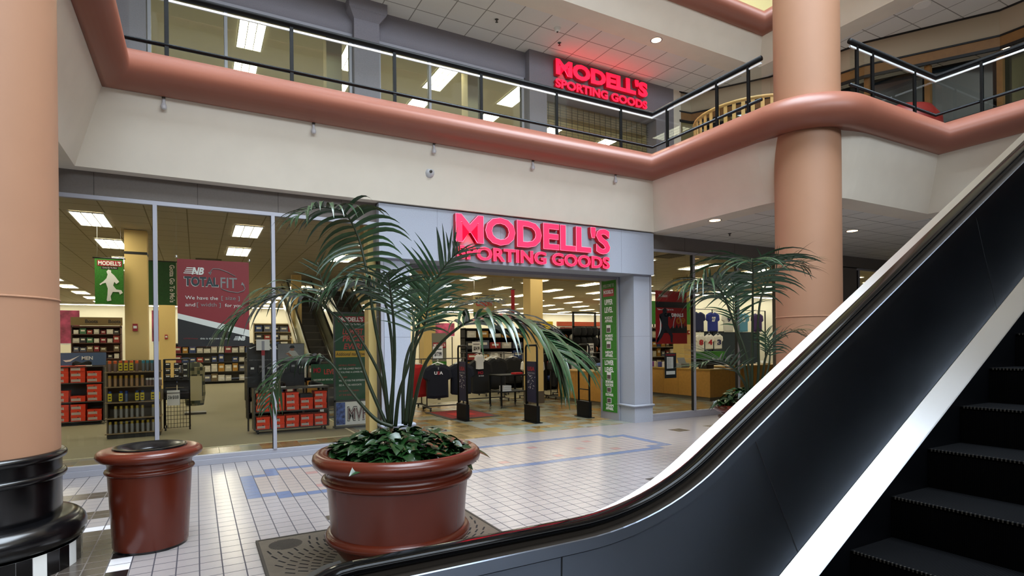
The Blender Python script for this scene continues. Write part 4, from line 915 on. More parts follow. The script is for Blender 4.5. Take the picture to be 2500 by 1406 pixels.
def shoe(m1, m2, loc, rz, lb, s=1.0):
    t = thing('sports_shoe', lb, 'shoe', loc, rz); t.scale = (s, s, s)
    secs = [(0, .035, .07), (.05, .04, .10), (.10, .036, .085), (.16, .042, .06), (.23, .046, .045), (.28, .03, .03)]
    vs = []; fs = []
    for x, w_, h_ in secs:
        for a in range(9): an = math.pi*a/8; vs.append((x, w_*math.cos(an), .018+h_*math.sin(an)))
    for i in range(len(secs)-1):
        for k in range(8): fs.append((i*9+k, i*9+k+1, (i+1)*9+k+1, (i+1)*9+k))
    fs += [tuple(range(9)), tuple(range(5*9, 6*9))]
    MB().use(m1, True).add(vs, fs).build('upper', t)
    MB().use(m2).prism([(-.005, -.04, 0), (.16, -.046, 0), (.24, -.05, 0), (.295, -.02, 0), (.295, .02, 0), (.24, .05, 0), (.16, .044, 0), (-.005, .04, 0)], (0, 0, .022)).build('sole', t); return t
navy = mat('shoe_navy', '#1c2438', .5)
shoe(navy, gwhite, (1.20, 11.78, .861), R(20), 'navy and white sports shoe standing on the shoe cart top'); shoe(blackm, gwhite, (1.50, 11.8, .861), R(160), 'black sports shoe with white sole on the cart top'); shoe(blackm, gwhite, (1.95, 11.82, .861), R(20), 'black shoe at the east end of the cart top')
for i in range(4): shoe((blackm, gwhite, blackm, blackm)[i], (gwhite, ggrey, gblack, gwhite)[i], (-3.0+i*.33, 15.35, 1.271), R((10, 170, 30, 180)[i]), ['black shoe with white sole behind the column on the cart top', 'white running shoe on top of the dark shoe cart', 'plain black shoe in the row on top of the dark shoe cart', 'black shoe nearest the spray cans on the dark cart'][i])
t = thing('department_sign', 'blue sign reading MEN on top of the shoe cart', 'sign'); MB().use(mat('sign_blue', '#4a6288', .5)).box(-3.3, -1.78, 15.62, 15.64, 1.28, 1.56).build('board', t)
text('MEN', 'lettering', t, gwhite, -2.22, -2.02, 1.40, 1.48, 15.615, off=.03); flat(gwhite, 'swoosh_mark', t, 0, 0, 0, 0, 15.612, .002, [(-2.55, 1.40), (-2.50, 1.36), (-2.42, 1.37), (-2.25, 1.50), (-2.43, 1.41), (-2.49, 1.40)])
# ---- spray can rack
c = thing('can_rack', 'brown shelf rack full of spray cans behind the window', 'rack')
b = MB().use(mat('rack_brown', '#5e5038', .6)).box(-1.44, -1.42, 12.62, 12.95, .02, 1.42); b.box(-.62, -.60, 12.62, 12.95, .02, 1.42); b.box(-1.42, -.62, 12.93, 12.95, .02, 1.42).build('side_panels', c)
for z in (.10, .375, .665, .95, 1.22): MB().use(mat('rack_shelf', '#8a7450', .6)).box(-1.46, -.585, 12.56, 12.93, z-.02, z).build('shelf', c)
MB().use(mat('rack_base', '#2e2a22', .7)).box(-1.43, -.61, 12.6, 12.93, 0, .08).build('base', c)
def can_proto(lb, body, cap, cw, h_, tagm=None):
    p = thing('spray_can', lb, 'can'); MB().use(body, True).lathe([(0, 0), (.026, 0), (.0265, h_*.72), (.020, h_*.78)], n=14).build('can_body', p)
    MB().use(cap, True).lathe([(cw, h_*.74), (cw, h_*.97), (cw-.006, h_), (0, h_)], n=14).build('cap', p)
    if tagm: MB().use(tagm).box(-.022, .022, -.032, -.029, .02, .15).use(gblack).box(-.014, .014, -.033, -.032, .07, .10).build('price_tag', p)
    return p
cm = lambda n, c_: mat(n, c_, .4)
rows = [('bottom', .10, cm('can_grey', '#8c8a84'), cm('cap_mustard', '#a8902e'), .022, .21, None, range(10)),
        ('second', .375, cm('can_grey', '#8c8a84'), cm('cap_yellow', '#b39a34'), .022, .215, None, (1, 2, 3, 4, 5, 6, 8, 9)),
        ('middle', .665, cm('can_blue_grey', '#5a6a82'), cm('cap_blue', '#1f4486'), .024, .20, 'tag', (0, 2, 3, 5, 6, 8, 9)),
        ('fourth', .95, cm('can_tan', '#a8845a'), cm('cap_gold', '#b8902a'), .025, .20, None, range(7)),
        ('top', 1.22, cm('can_brown', '#70584c'), cm('cap_orange', '#e0642a'), .026, .20, 'tag2', range(6))]
ytag = mat('yellow_price_tag', '#d8c420', .6)
for nm, z, bd, cp, cw, h_, tg, ks in rows:
    p = None
    for k in ks:
        lb = 'spray can on the %s shelf of the brown rack, %s from its west end' % (nm, ordn[k])
        if p is None: p = can_proto(lb, bd, cp, cw, h_); p.location = (-1.385+k*.083, 12.62, z); p['group'] = 'spray cans on the %s shelf' % nm
        else: dup(p, (-1.385+k*.083, 12.62, z), 0, lb)
    if tg:
        for k in (ks if tg == 'tag' else (2, 3, 4)):
            if k == 3 and tg == 'tag': continue
            o = MB().use(ytag).box(-.03, .03, -.002, 0, 0, .14).use(gblack).box(-.018, .018, -.003, -.002, .03, .05).box(-.018, .018, -.003, -.002, .08, .10).build('price_tag', None, (-1.385+k*.083, 12.588, z+.02), 0); tag(o, 'yellow price tag hanging on the %s shelf of cans, %s from its west end' % (nm, ordn[k]), 'price tag', 'yellow price tags on the can rack')
p = None
for k in range(5):
    lb = 'small white-capped can on the fourth shelf, %s of the short row' % ordn[k]
    if p is None: p = can_proto(lb, cm('can_brown', '#70584c'), gwhite, .024, .14); p.location = (-.79+k*.045-.02, 12.62, .95); p['group'] = 'small white-capped cans'
    else: dup(p, (-.81+k*.052, 12.62, .95), 0, lb)
p = None
for k in range(4):
    lb = 'teal-capped spray can on the top shelf of the brown rack, %s from the orange caps' % ordn[k]
    if p is None: p = can_proto(lb, cm('can_slate', '#5c6468'), cm('cap_teal', '#2a7f92'), .026, .20); p.location = (-.87, 12.62, 1.22); p['group'] = 'teal-capped cans'
    else: dup(p, (-.87+k*.068, 12.62, 1.22), 0, lb)
# ---- wire grid rack with socks and the price sign
c = thing('grid_rack', 'black wheeled wire grid rack with hanging packs beside the aisle', 'rack')
b = MB().use(blackm)
for k in range(9): b.tube([(-.56+k*.053, 13.2, .05), (-.56+k*.053, 13.2, .62)], .004, 5)
for k in range(8): b.tube([(-.57, 13.2, .06+k*.08), (-.13, 13.2, .06+k*.08)], .004, 5)
b.build('wire_grid', c); b = MB().use(blackm)
for x, y in ((-.57, 13.2), (-.13, 13.2), (-.57, 13.7), (-.13, 13.7)): b.tube([(x, y, .05), (x, y, 1.42)], .012, 6)
b.box(-.58, -.12, 13.2, 13.7, 1.40, 1.42); b.box(-.58, -.12, 13.2, 13.7, .62, .64); b.box(-.58, -.12, 13.2, 13.7, .98, 1.0); b.build('frame', c)
b = MB(); casters(b.use(gblack), -.55, -.13, 13.22, 13.66); b.build('casters', c)
for k in range(9):
    o = MB().use(mat('sock_pack_black', '#17171a', .7)).box(-.045, .045, -.02, .02, 0, .15).use(gwhite).box(-.03, .03, -.022, -.02, .10, .13).build('sock_pack', None, (-.5+(k % 3)*.15, 13.17, 1.04+(k//3)*.12 if k < 9 else 0)); o.location.z = (1.02, 1.14, 1.26)[k//3]-.02
    o.scale = (1, 1, .72); tag(o, 'black sock pack hanging on the wire rack, %s row, %s in the row' % (('lower', 'middle', 'upper')[k//3], ordn[k % 3]), 'sock pack', 'black sock packs on the wire rack')
for k in range(4): tag(MB().use(mat('pack_dark', '#22201f', .8, noise=.3)).box(-.10, .10, -.05, .05, 0, .2).build('folded_garment', None, (-.46+(k % 2)*.22, 13.35, .641 if k < 2 else .69+.16)), 'dark folded garment on the wire rack shelf, %s of four' % ordn[k], 'garment', 'dark folded garments on the wire rack')
t = thing('price_sign', 'white price card reading 2 for $10.00 on the wire rack', 'sign'); MB().use(gwhite).box(-.52, -.30, 13.185, 13.196, .50, .80).build('card', t); text('2 for $10.00', 'lettering', t, gblack, -.50, -.32, .62, .70, 13.183, off=.02)
MB().use(gunm).box(-.52, -.30, 13.181, 13.186, .74, .755).build('rule_line', t)
t = thing('camouflage_display', 'camouflage patterned clothing display standing at the aisle', 'display', (-.05, 16.2, 0)); camo = grid_mat('camouflage', ['#3c4430', '#5c5b3e', '#23271c', '#7a7458'], .06, .09, 0, 0, '#3c4430', .0, .9, axes=(0, 2))
MB().use(camo, True).lathe([(0, .2), (.20, .22), (.24, .5), (.22, .9), (.24, 1.15), (.12, 1.28), (0, 1.3)], n=16).build('jacket', t); MB().use(mat('khaki_pants', '#a39a78', .8)).box(-.12, .16, -.26, -.22, .35, .95).build('trousers', t); MB().use(gunm).box(-.22, .25, -.2, .2, 0, .05).build('base', t)
# ---- generic goods
PAL = ['#2a3d6e', '#8c2a22', '#b8b4a8', '#2c2c30', '#6a5a40', '#c8c4b8', '#3e6a4a', '#a87a2a', '#54586a', '#7a1f2a']
goods = []
for k, c_ in enumerate(PAL):
    b = MB().use(mat('carton_%d' % k, c_, .6, noise=.2, nscale=9)).box(-.5, .5, -.5, .5, 0, 1); b.use(mat('carton_print', '#d8d4c8', .6)).box(-.32, .32, -.503, -.5, .45, .75); goods.append(b.mesh('boxed_goods'))
balls = [MB().use(mat('ball_%d' % k, c_, .5), True).lathe([(math.sin(R(a))*.5, .5-.5*math.cos(R(a))) for a in range(0, 181, 20)], n=14).mesh('sports_ball') for k, c_ in enumerate(('#a04a1c', '#d0ccc0', '#a01c22', '#24386c'))]
def shelf_unit(lb, short, x0, x1, y, zs, depth=.4, frame=gunm, back=None, item='box', n=6, hfrac=.75, seed=1, rz=0, org=(0, 0, 0)):
    rg = random.Random(seed); u = thing('shelf_unit', lb, 'shelving', org, rz)
    top = zs[-1]; MB().use(back or frame).box(x0, x1, y+depth-.02, y+depth, 0, top+.04).build('back_panel', u)
    for x in (x0, x1-.03): MB().use(frame).box(x, x+.03, y, y+depth, 0, top+.04).build('upright', u)
    M = Matrix.Translation(org) @ Matrix.Rotation(rz, 4, 'Z')
    for i, z in enumerate(zs):
        MB().use(frame).box(x0, x1, y, y+depth, z-.03, z).build('shelf', u)
        if i == len(zs)-1 or item is None: continue
        gap = zs[i+1]-z-.03; st = (x1-x0-.08)/n
        for k in range(n):
            if rg.random() < .06: continue
            if item == 'ball': me = rg.choice(balls); d = min(gap*.85, st*.9, .24); sc = (d, d, d); nm, cat_ = 'sports_ball', 'ball'
            else: me = rg.choice(goods); sc = (st*rg.uniform(.7, .95), depth*.7, gap*rg.uniform(hfrac-.25, hfrac+.15)); nm, cat_ = 'boxed_goods', 'goods'
            o = bpy.data.objects.new(nm, me); scn.collection.objects.link(o); o.location = M @ Vector((x0+.04+st*(k+.5), y+depth*.42, z+.001)); o.rotation_euler.z = rz; o.scale = sc
            tag(o, '%s on the %s, %s shelf up, %s along' % ('ball' if item == 'ball' else 'packed item', short, ordn[i], ordn[k]), cat_, 'goods on the '+short)
    return u
shelf_unit('long shelving of boxed goods at the end of the carpeted aisle', 'aisle-end shelving', -.9, 2.3, 29, (.12, .55, .98, 1.4, 1.8), n=11, seed=2)
shelf_unit('shoe wall shelving beyond the red banner', 'shoe wall', 2.5, 6.5, 31, (.4, .8, 1.2, 1.6, 2.0, 2.4, 2.8), n=10, frame=mat('shelf_tan', '#a89878', .6), seed=3)
shelf_unit('dark shelving with boots behind the shoe cart', 'boots shelving', -3.7, -2.3, 24, (1.3, 1.55, 1.85, 2.15, 2.4), frame=mat('boot_shelf_brown', '#4a2a1c', .6), n=7, seed=4)
t = thing('department_sign', 'brown board reading Boots above the boots shelving', 'sign'); MB().use(mat('boot_board', '#6e5a34', .6)).box(-3.7, -2.25, 23.97, 24.0, 2.44, 2.72).build('board', t); text('Boots', 'lettering', t, gblack, -3.3, -2.95, 2.52, 2.64, 23.965, off=.02); text('Boots', 'lettering', t, gblack, -2.65, -2.3, 2.52, 2.64, 23.965, off=.02)
pinkp = mat('pink_mural', '#b0486a', .6, noise=.8, nscale=3)
for i, (x0, x1, z0, z1, y, lb) in enumerate(((-4.6, -3.75, 1.85, 3.05, 26, 'pink printed wall poster beside the boots shelving'), (-1.5, -1.1, 1.9, 3.1, 26, 'pink printed wall poster behind the yellow column'), (9.6, 11.6, 2.1, 2.75, 27, 'pink printed mural high on the far wall'))):
    t = thing('wall_poster', lb, 'poster'); MB().use(pinkp).box(x0, x1, y, y+.03, z0, z1).build('print', t); MB().use(gwhite).box(x0, x1, y, y+.025, z0-.05, z0).build('lower_edge', t)
    b = MB().use(gunm).box(x0+.1, x0+.14, y+.03, y+.07, 0, z1); b.box(x1-.14, x1-.10, y+.03, y+.07, 0, z1); b.build('stand', t)
# racks along the aisle
for i, (x, y, lb) in enumerate(((1.0, 14.3, 'black wheeled goods rack behind the shoe cart'), (1.15, 16.6, 'wheeled rack of blue and white goods along the aisle'), (1.3, 19.2, 'third wheeled rack along the carpeted aisle'), (1.6, 22.5, 'farthest wheeled rack along the carpeted aisle'))):
    shelf_unit(lb, ['rack behind the shoe cart', 'second aisle rack', 'third aisle rack', 'fourth aisle rack'][i], x, x+(1.6, 1.5, 1.2, 1.0)[i], y, (.14, .5, .9, 1.3), n=6, frame=blackm, seed=20+i)
# baseball header
t = thing('display_header', 'black display board reading BASEBALL with a printed player above the shoe cart', 'sign')
MB().use(gblack).box(.86, 1.92, 12.2, 12.24, .86, 1.71).build('board', t); flat(mat('photo_grey', '#77787a', .6, noise=.2, nscale=3), 'photo_field', t, 1.42, 1.915, 1.36, 1.70, 12.197)
text('BASEBALL', 'lettering', t, gwhite, 1.08, 1.42, 1.60, 1.66, 12.195, off=.03); flat(gwhite, 'swoosh_mark', t, 0, 0, 0, 0, 12.195, .002, [(.89, 1.63), (.92, 1.61), (1.03, 1.67), (.93, 1.635)]); text('KEEP WORKING ELITE STRONG', 'lettering', t, ggrey, .90, 1.40, 1.38, 1.40, 12.195)
flat(mat('print_jersey', '#b5b5ae', .6), 'printed_shirt', t, 0, 0, 0, 0, 12.193, .001, [(1.56, 1.50), (1.66, 1.58), (1.75, 1.56), (1.82, 1.46), (1.88, 1.37), (1.66, 1.37), (1.64, 1.46)]); flat(mat('print_skin', '#9a6a50', .6), 'printed_arms', t, 0, 0, 0, 0, 12.192, .001, [(1.55, 1.50), (1.62, 1.53), (1.70, 1.44), (1.78, 1.42), (1.78, 1.39), (1.68, 1.40), (1.60, 1.49)]); flat(gblack, 'printed_cap', t, 0, 0, 0, 0, 12.191, .001, [(1.63, 1.62), (1.66, 1.67), (1.72, 1.67), (1.74, 1.62), (1.68, 1.61)]); flat(mat('print_skin', '#9a6a50', .6), 'printed_face', t, 1.655, 1.72, 1.565, 1.62, 12.1925, .001)
b = MB().use(gunm).box(.86, .89, 12.24, 12.28, 0, 1.7); b.box(1.89, 1.92, 12.24, 12.28, 0, 1.7); b.build('legs_frame', t)
for k in range(7): tag(MB().use(mat('glove_pack', '#1c1c20', .6)).box(-.05, .05, -.03, 0, -.16, 0).use(gwhite if k % 3 == 0 else ggrey).box(-.03, .03, -.032, -.03, -.06, -.02).build('glove_pack', None, (.95+k*.15, 12.19, 1.30 if k % 2 else 1.27)), 'black glove pack hanging below the baseball board, %s in the row' % ordn[k], 'glove pack', 'glove packs below the baseball board')
t = thing('sign_stand', 'silver post with a red strip and small white card before the baseball board', 'stand', (1.13, 12.0, .861)); MB().use(alu).box(-.025, .025, -.01, .01, 0, .9).use(gred).box(-.03, .03, -.012, .012, .62, .72).use(gwhite).box(-.12, .12, -.006, .006, .72, .93).build('post', t)
# ---- shop escalators
def shop_esc(x0, x1, y0, lb):
    e = thing('shop_escalator', lb, 'escalator', (0, 0, 0)); top = 3.9; L_ = top/T30
    for x in (x0, x1):
        b = MB().use(mat('shop_esc_glass', '#a8a888', .2, .5)); b.prism([(x-.01, y0-.6, .1), (x-.01, y0+.3, .1), (x-.01, y0+L_, top-.3), (x-.01, y0+L_, top), (x-.01, y0+L_-1.3, top), (x-.01, y0+.2, .88), (x-.01, y0-.6, .85)], (.02, 0, 0)); b.build('balustrade', e)
        b = MB().use(chrome).prism([(x-.09, y0-.4, 0), (x-.09, y0+.2, 0), (x-.09, y0+L_, top-.35), (x-.09, y0+L_, top-.12), (x-.09, y0-.2, .14), (x-.09, y0-.4, .12)], (.18, 0, 0)); b.build('skirt', e)
        MB().use(rubber, True).tube([(x, y0-.6, .25), (x, y0-.78, .5), (x, y0-.6, .86), (x, y0+.2, .9), (x, y0+L_-1.25, 3.92)], .035, 8).build('handrail', e)
        MB().use(chrome, True).tube([(x-.09, y0-.1, .22), (x-.09, y0+L_-.5, 3.92-.05)], .018, 6).build('trim_rail', e)
    for k in range(17):
        MB().use(mat('shop_step', '#6c665a', .5)).box(x0+.08, x1-.08, y0+.1+k*.4, y0+.5+k*.4, .0+k*.2309, .02+k*.2309).use(mat('shop_step_dark', '#3f3b34', .5)).box(x0+.08, x1-.08, y0+.1+k*.4, y0+.12+k*.4, max(k*.2309-.22, 0), k*.2309).build('step', e)
shop_esc(2.75, 3.55, 15.4, 'shop escalator rising from the tiled entrance toward the upper floor'); shop_esc(4.05, 4.85, 15.4, 'second shop escalator beside the first, behind the west pier')
# ---- security gates
def gate(x, y0, y1, lb, banner):
    g = thing('security_gate', lb, 'security gate', (x, 0, 0)); H = 1.62
    MB().use(blackm, True).tube([(0, y0, .3), (0, y0, H-.05), (0, y0+.03, H), (0, y1-.03, H), (0, y1, H-.05), (0, y1, .3)], .022, 8).build('loop_frame', g)
    MB().use(blackm).box(-.04, .04, y0-.03, y1+.03, .012, .36).build('base_box', g, bevel=.006); MB().use(blackm).box(-.09, .09, y0-.06, y1+.06, 0, .014).build('floor_plate', g)
    if banner:
        MB().use(gnavy).box(-.006, .006, y0+.05, y1-.05, .42, 1.28).build('printed_panel', g); LMg = Matrix.Translation((-.008, y0+.06, 0)) @ Matrix.Rotation(R(-90), 4, 'Z')
        w_ = y1-y0-.12; rg = random.Random(3); b = MB().use(gwhite)
        for k in range(30): u = rg.uniform(.02, w_-.02)+y0+.06; z = rg.uniform(.7, 1.0); b.box(-.0085, -.0075, u-.008, u+.008, z-.008, z+.008)
        b.build('printed_stars', g); text('USA', 'lettering', g, gred, -w_+.03, -.03, 1.08, 1.17, 0, off=.03, local=LMg); text('BASKETBALL', 'lettering', g, ggrey, -w_+.02, -.02, 1.02, 1.05, 0, local=LMg)
        figure(g, ggrey, 0, 0, .001, 0)
    else: MB().use(blackm, True).tube([(0, y0, .62), (0, y1, .62)], .012, 6).build('cross_bar', g)
    return g
gate(5.09, 11.2, 11.66, 'black security gate with a navy panel beside the navy shirts', True); gate(6.19, 10.1, 10.56, 'black security gate with a navy panel in the middle of the entrance', True); gate(7.60, 10.2, 10.6, 'plain black security gate in front of the wooden counter', False)
# ---- mats
t = thing('door_mat', 'dark red entrance mat with grey border on the slate tiles', 'mat', (0, 0, 0)); MB().use(mat('mat_grey', '#3b3a36', .9)).box(4.85, 6.1, 11.55, 13.2, 0.001, .010).build('border', t); MB().use(mat('mat_red', '#7c1a1c', .9, noise=.3, nscale=20)).box(4.95, 6.0, 11.67, 13.08, .010, .013).build('field', t)
MB().use(mat('mat_bright', '#b0241f', .9)).box(5.2, 5.75, 12.1, 12.65, .013, .015).build('printed_logo', t)
# ---- shirt racks
def shirt_mesh(m, w_=.74, h_=.80, d=.05, hood=False):
    """hanging short-sleeved shirt, soft front and back"""
    out = [(-.10, 0), (-.19, -.02), (-.34, -.10), (-.37, -.30), (-.30, -.36), (-.265, -.30), (-.27, -.78), (-.1, -.80), (.1, -.79), (.27, -.78), (.265, -.30), (.30, -.36), (.37, -.30), (.34, -.10), (.19, -.02), (.10, 0), (.05, -.035), (-.05, -.035)]
    sx = w_/.74; sz = h_/.80; b = MB().use(m); n = len(out)
    b.add([(x*sx, -d/2, z*sz) for x, z in out]+[(x*sx, d/2, z*sz) for x, z in out]+[(x*sx*.8, -d*1.1, z*sz*.85-.06) for x, z in out], [tuple(range(n, 2*n))] + [(i, i+n, (i+1) % n+n, (i+1) % n) for i in range(n)] + [(i, (i+1) % n, (i+1) % n+2*n, i+2*n) for i in range(n)] + [tuple(range(2*n, 3*n))])
    return b
def shirt(m, loc, lb, grp, w_=.74, h_=.8, rz=0, deco=None):
    s = thing('hanging_shirt', lb, 'shirt', loc, rz, grp); shirt_mesh(m, w_, h_).build('fabric', s)
    MB().use(gwhite, True).tube([(0, 0, .09), (.02, 0, .11), (0, 0, .13), (-.02, 0, .11)], .004, 5).tube([(-.15, 0, 0), (0, 0, .05), (.15, 0, 0)], .007, 5).tube([(0, 0, .05), (0, 0, .09)], .004, 5).build('hanger', s)
    if deco: deco(s)
    return s
def usa(s):
    text('USA', 'lettering', s, gwhite, -.11, .12, -.245, -.165, -.062, off=.04); text('S', 'lettering', s, gred, -.03, .035, -.25, -.16, -.066, off=.05); flat(ggrey, 'small_emblem', s, -.012, .012, -.12, -.06, -.064, .002)
shn = mat('shirt_navy', '#10131f', .9); shr = mat('shirt_red', '#b01c1c', .9); shb = mat('shirt_black', '#101012', .9); shw = mat('shirt_white', '#d8d6d0', .85)
def track(lb, x0, x1, y0, z, foot=True):
    r = thing('clothes_rack', lb, 'clothes rack', (0, 0, 0)); xm = (x0+x1)/2
    b = MB().use(gunm, True); b.tube([(x0, y0, z), (x1, y0, z)], .014, 8); b.tube([(x0+.1, y0, .10), (x0+.1, y0, z)], .016, 8); b.tube([(x1-.1, y0, .10), (x1-.1, y0, z)], .016, 8); b.build('bar', r)
    b = MB().use(gunm); b.box(x0+.07, x1-.07, y0-.02, y0+.02, .09, .12); b.box(x0+.08, x0+.12, y0-.28, y0+.28, .07, .10); b.box(x1-.12, x1-.08, y0-.28, y0+.28, .07, .10); b.build('foot_frame', r)
    b = MB().use(gblack); casters(b, x0+.1, x1-.1, y0-.26, y0+.26); b.build('casters', r); return r
track('grey wheeled rack of navy USA shirts on the entrance tiles', 4.95, 6.15, 13.55, 1.30)
for k in range(7): shirt(shn, (5.22+k*.035, 13.24+k*.085, 1.16), 'navy shirt reading USA hanging at the front of the first rack' if k == 0 else 'navy shirt on the first rack, %s behind the front USA shirt' % ordn[k-1], 'navy shirts in the front bundle', .76, .84, 0, usa if k == 0 else None)
for k in range(5): shirt(shn, (5.95+k*.03, 13.45+k*.09, 1.16), 'navy shirt reading USA at the gate side of the first rack' if k == 0 else 'navy shirt on the first rack, %s behind the gate-side USA shirt' % ordn[k-1], 'navy shirts in the gate-side bundle', .70, .80, R(-8), usa if k == 0 else None)
track('wheeled rack of red shirts behind the west pier', 4.2, 5.3, 14.35, 1.28)
for k in range(6): shirt(shr, (4.95-k*.03, 14.0+k*.09, 1.15), 'red shirt on the red rack, %s from the front' % ordn[k], 'red shirts beside the navy ones', .7, .85)
for k in range(4): shirt(shr, (4.42-k*.03, 13.9+k*.09, 1.15), 'red shirt beside the west pier, %s from the front' % ordn[k], 'red shirts beside the west pier', .62, .85, 0, (lambda s: text('USA', 'lettering', s, gnavy, -.09, .09, -.25, -.17, -.062, off=.04)) if k == 0 else None)
track('wheeled rack of black hooded tops behind the middle gate', 6.5, 8.0, 14.75, 1.42)
for k in range(6): shirt(shb, (6.95+k*.03, 14.35+k*.09, 1.22), 'black top with a red print hanging at the front of the black rack' if k == 0 else 'black top on the black rack, %s behind the printed one' % ordn[k-1], 'black tops in the front bundle', .72, .95, 0, (lambda s: (text('MO', 'lettering', s, gred, -.12, .04, -.40, -.31, -.066, off=.04), text('NIK RIDER', 'lettering', s, gwhite, -.10, .06, -.46, -.43, -.066))) if k == 0 else None)
for k in range(5): shirt(shb, (7.55+k*.03, 14.5+k*.09, 1.25), 'black top beside the display table, %s from the front' % ordn[k], 'black tops beside the display table', .7, .9)
shirt(shw, (6.88, 14.28, 1.38), 'white towel-like shirt hanging over the black tops', 'white shirt on the black rack', .30, .42)
for q, (x, y, m_, nm) in enumerate(((8.9, 14.6, shw, 'white'), (9.6, 14.2, shb, 'black'), (10.3, 14.9, shw, 'white'), (11.0, 14.5, shb, 'black'), (8.3, 16.2, shw, 'white'), (9.2, 16.4, shb, 'black'))):
    track('wheeled rack of %s shirts, %s of those behind the entrance column' % (nm, ordn[q]), x-.4, x+.5, y+.2, 1.34)
    for k in range(6): shirt(m_, (x+k*.03-.05, y+k*.09, 1.2), '%s shirt on the %s rack behind the entrance column, %s from the front' % (nm, ordn[q], ordn[k]), 'shirts on the %s rack behind the column' % ordn[q], .72, .85)
def price_card(x, y, z, s_, lb):
    t = thing('price_sign', lb, 'sign', (x, y, z)); MB().use(gwhite).box(-.13, .13, 0, .006, 0, .30).build('card', t); text(s_, 'lettering', t, gblack, -.09, .10, .04, .16, -.003, off=.03); MB().use(gblack).box(-.10, .10, -.004, 0, .22, .24).build('header_line', t)
price_card(5.35, 13.53, 1.31, '$17.99', 'white price card reading $17.99 above the navy shirts')
for i, (x, y) in enumerate(((7.0, 14.73), (8.9, 14.78), (9.6, 14.38), (10.3, 15.08), (11.0, 14.68))): price_card(x, y, 1.35 if i else 1.43, '$24.99', 'white price card on a rack, %s from the west behind the palm' % ordn[i])
MBt = thing('display_table', 'black wheeled display table beside the entrance column', 'table')
for x, y in ((6.85, 12.95), (7.62, 12.95), (6.85, 13.6), (7.62, 13.6)): MB().use(blackm).box(x-.02, x+.02, y-.02, y+.02, .06, .84).build('leg', MBt)
MB().use(blackm).box(6.82, 7.65, 12.92, 13.63, .82, .85).build('tabletop', MBt); MB().use(blackm).box(6.82, 7.65, 12.92, 13.63, .40, .42).build('lower_shelf', MBt); b = MB(); casters(b.use(gblack), 6.86, 7.61, 12.96, 13.59); b.build('casters', MBt)
for k in range(4): tag(MB().use(shw if k < 3 else shr).box(-.13, .13, -.1, .1, 0, .05).build('folded_shirt', None, (7.05 if k < 3 else 7.4, 13.1, .421+k*.051 if k < 3 else .851), .1*k, .012), ['bottom white folded shirt on the table shelf', 'middle white folded shirt on the table shelf', 'top white folded shirt on the table shelf', 'red folded shirt on the table top'][k], 'shirt', 'folded shirts on the display table')
shelf_unit('shelving of sports goods behind the palm fronds', 'goods wall behind the racks', 8.3, 15.0, 18.4, (.3, .7, 1.1, 1.5, 1.9, 2.2), n=14, seed=7, frame=blackm)
shelf_unit('tall dark shelving of balls and shoes near the entrance column', 'ball shelving', 10.8, 15.0, 17.0, (.3, .8, 1.3, 1.75, 2.15), n=12, item='ball', seed=8, frame=blackm)
t = thing('wire_display', 'tall black open frame display with bags behind the column', 'display', (11.9, 16.2, 0))
b = MB().use(gblack); b.box(-.5, -.44, 0, .05, 0, 2.75); b.box(.44, .5, 0, .05, 0, 2.75); b.box(-.5, .5, 0, .05, 2.7, 2.75); b.box(-.5, .5, 0, .05, 2.2, 2.25); b.box(-.5, .5, .05, .06, 1.4, 2.2); b.build('frame', t)
for k in range(9): tag(MB().use(shb, True).lathe([(0, 0), (.11, .02), (.14, .14), (.11, .28), (.05, .32), (0, .32)], n=12).build('sports_bag', None, (11.52+(k % 4)*.25, 16.12, 1.55+(k//5)*.36)), 'black sports bag hanging on the dark display, %s of its bundle' % ordn[k], 'bag', 'black bags on the dark display')
t = thing('wall_header', 'orange-red header band over the far shelving near the directory panel', 'sign'); MB().use(mat('header_orange', '#c85a3a', .6)).box(17.2, 22.5, 25.9, 26.0, 2.62, 2.85).build('band', t); b = MB().use(white).box(17.2, 22.5, 25.95, 26.0, 0, 2.62); b.build('backing', t)
shelf_unit('far shelving of red and white goods under the orange band', 'orange band shelving', 17.3, 22.4, 25.4, (.5, 1.0, 1.5, 2.0, 2.5), n=14, seed=9, frame=mat('shelf_red', '#8a3a2c', .6))
t = thing('wall_header', 'bright yellow display board on the far wall beside the column', 'sign'); MB().use(mat('header_yellow', '#e8c818', .6)).box(15.0, 16.9, 25.9, 26.0, 2.2, 2.85).build('board', t); MB().use(gunm).box(15.2, 15.26, 26.0, 26.05, 0, 2.5).build('stand', t)
t = banner_base('hanging_banner', 'tan and green hanging banner over the racks behind the palm', 'banner', 8.45, 9.28, 2.62, 3.37, 18.0, mat('banner_tan', '#8f8158', .6)); flat(ggreen, 'green_border', t, 8.45, 9.28, 2.62, 2.78, 17.99); text('WE WANT TO GIVE', 'lettering', t, gblack, 8.52, 9.2, 3.24, 3.31, 17.99, off=.02); text('CREDIT', 'lettering', t, gred, 8.55, 9.2, 3.0, 3.18, 17.99, off=.03)
for x in (8.5, 9.2): MB().use(gunm, True).tube([(x, 18.0, 3.37), (x, 18.0, 3.94)], .004, 4).build('wire', t)
t = banner_base('hanging_banner', 'narrow dark red banner beside the entrance column', 'banner', 8.3, 8.42, 2.5, 3.3, 15.0, gred)
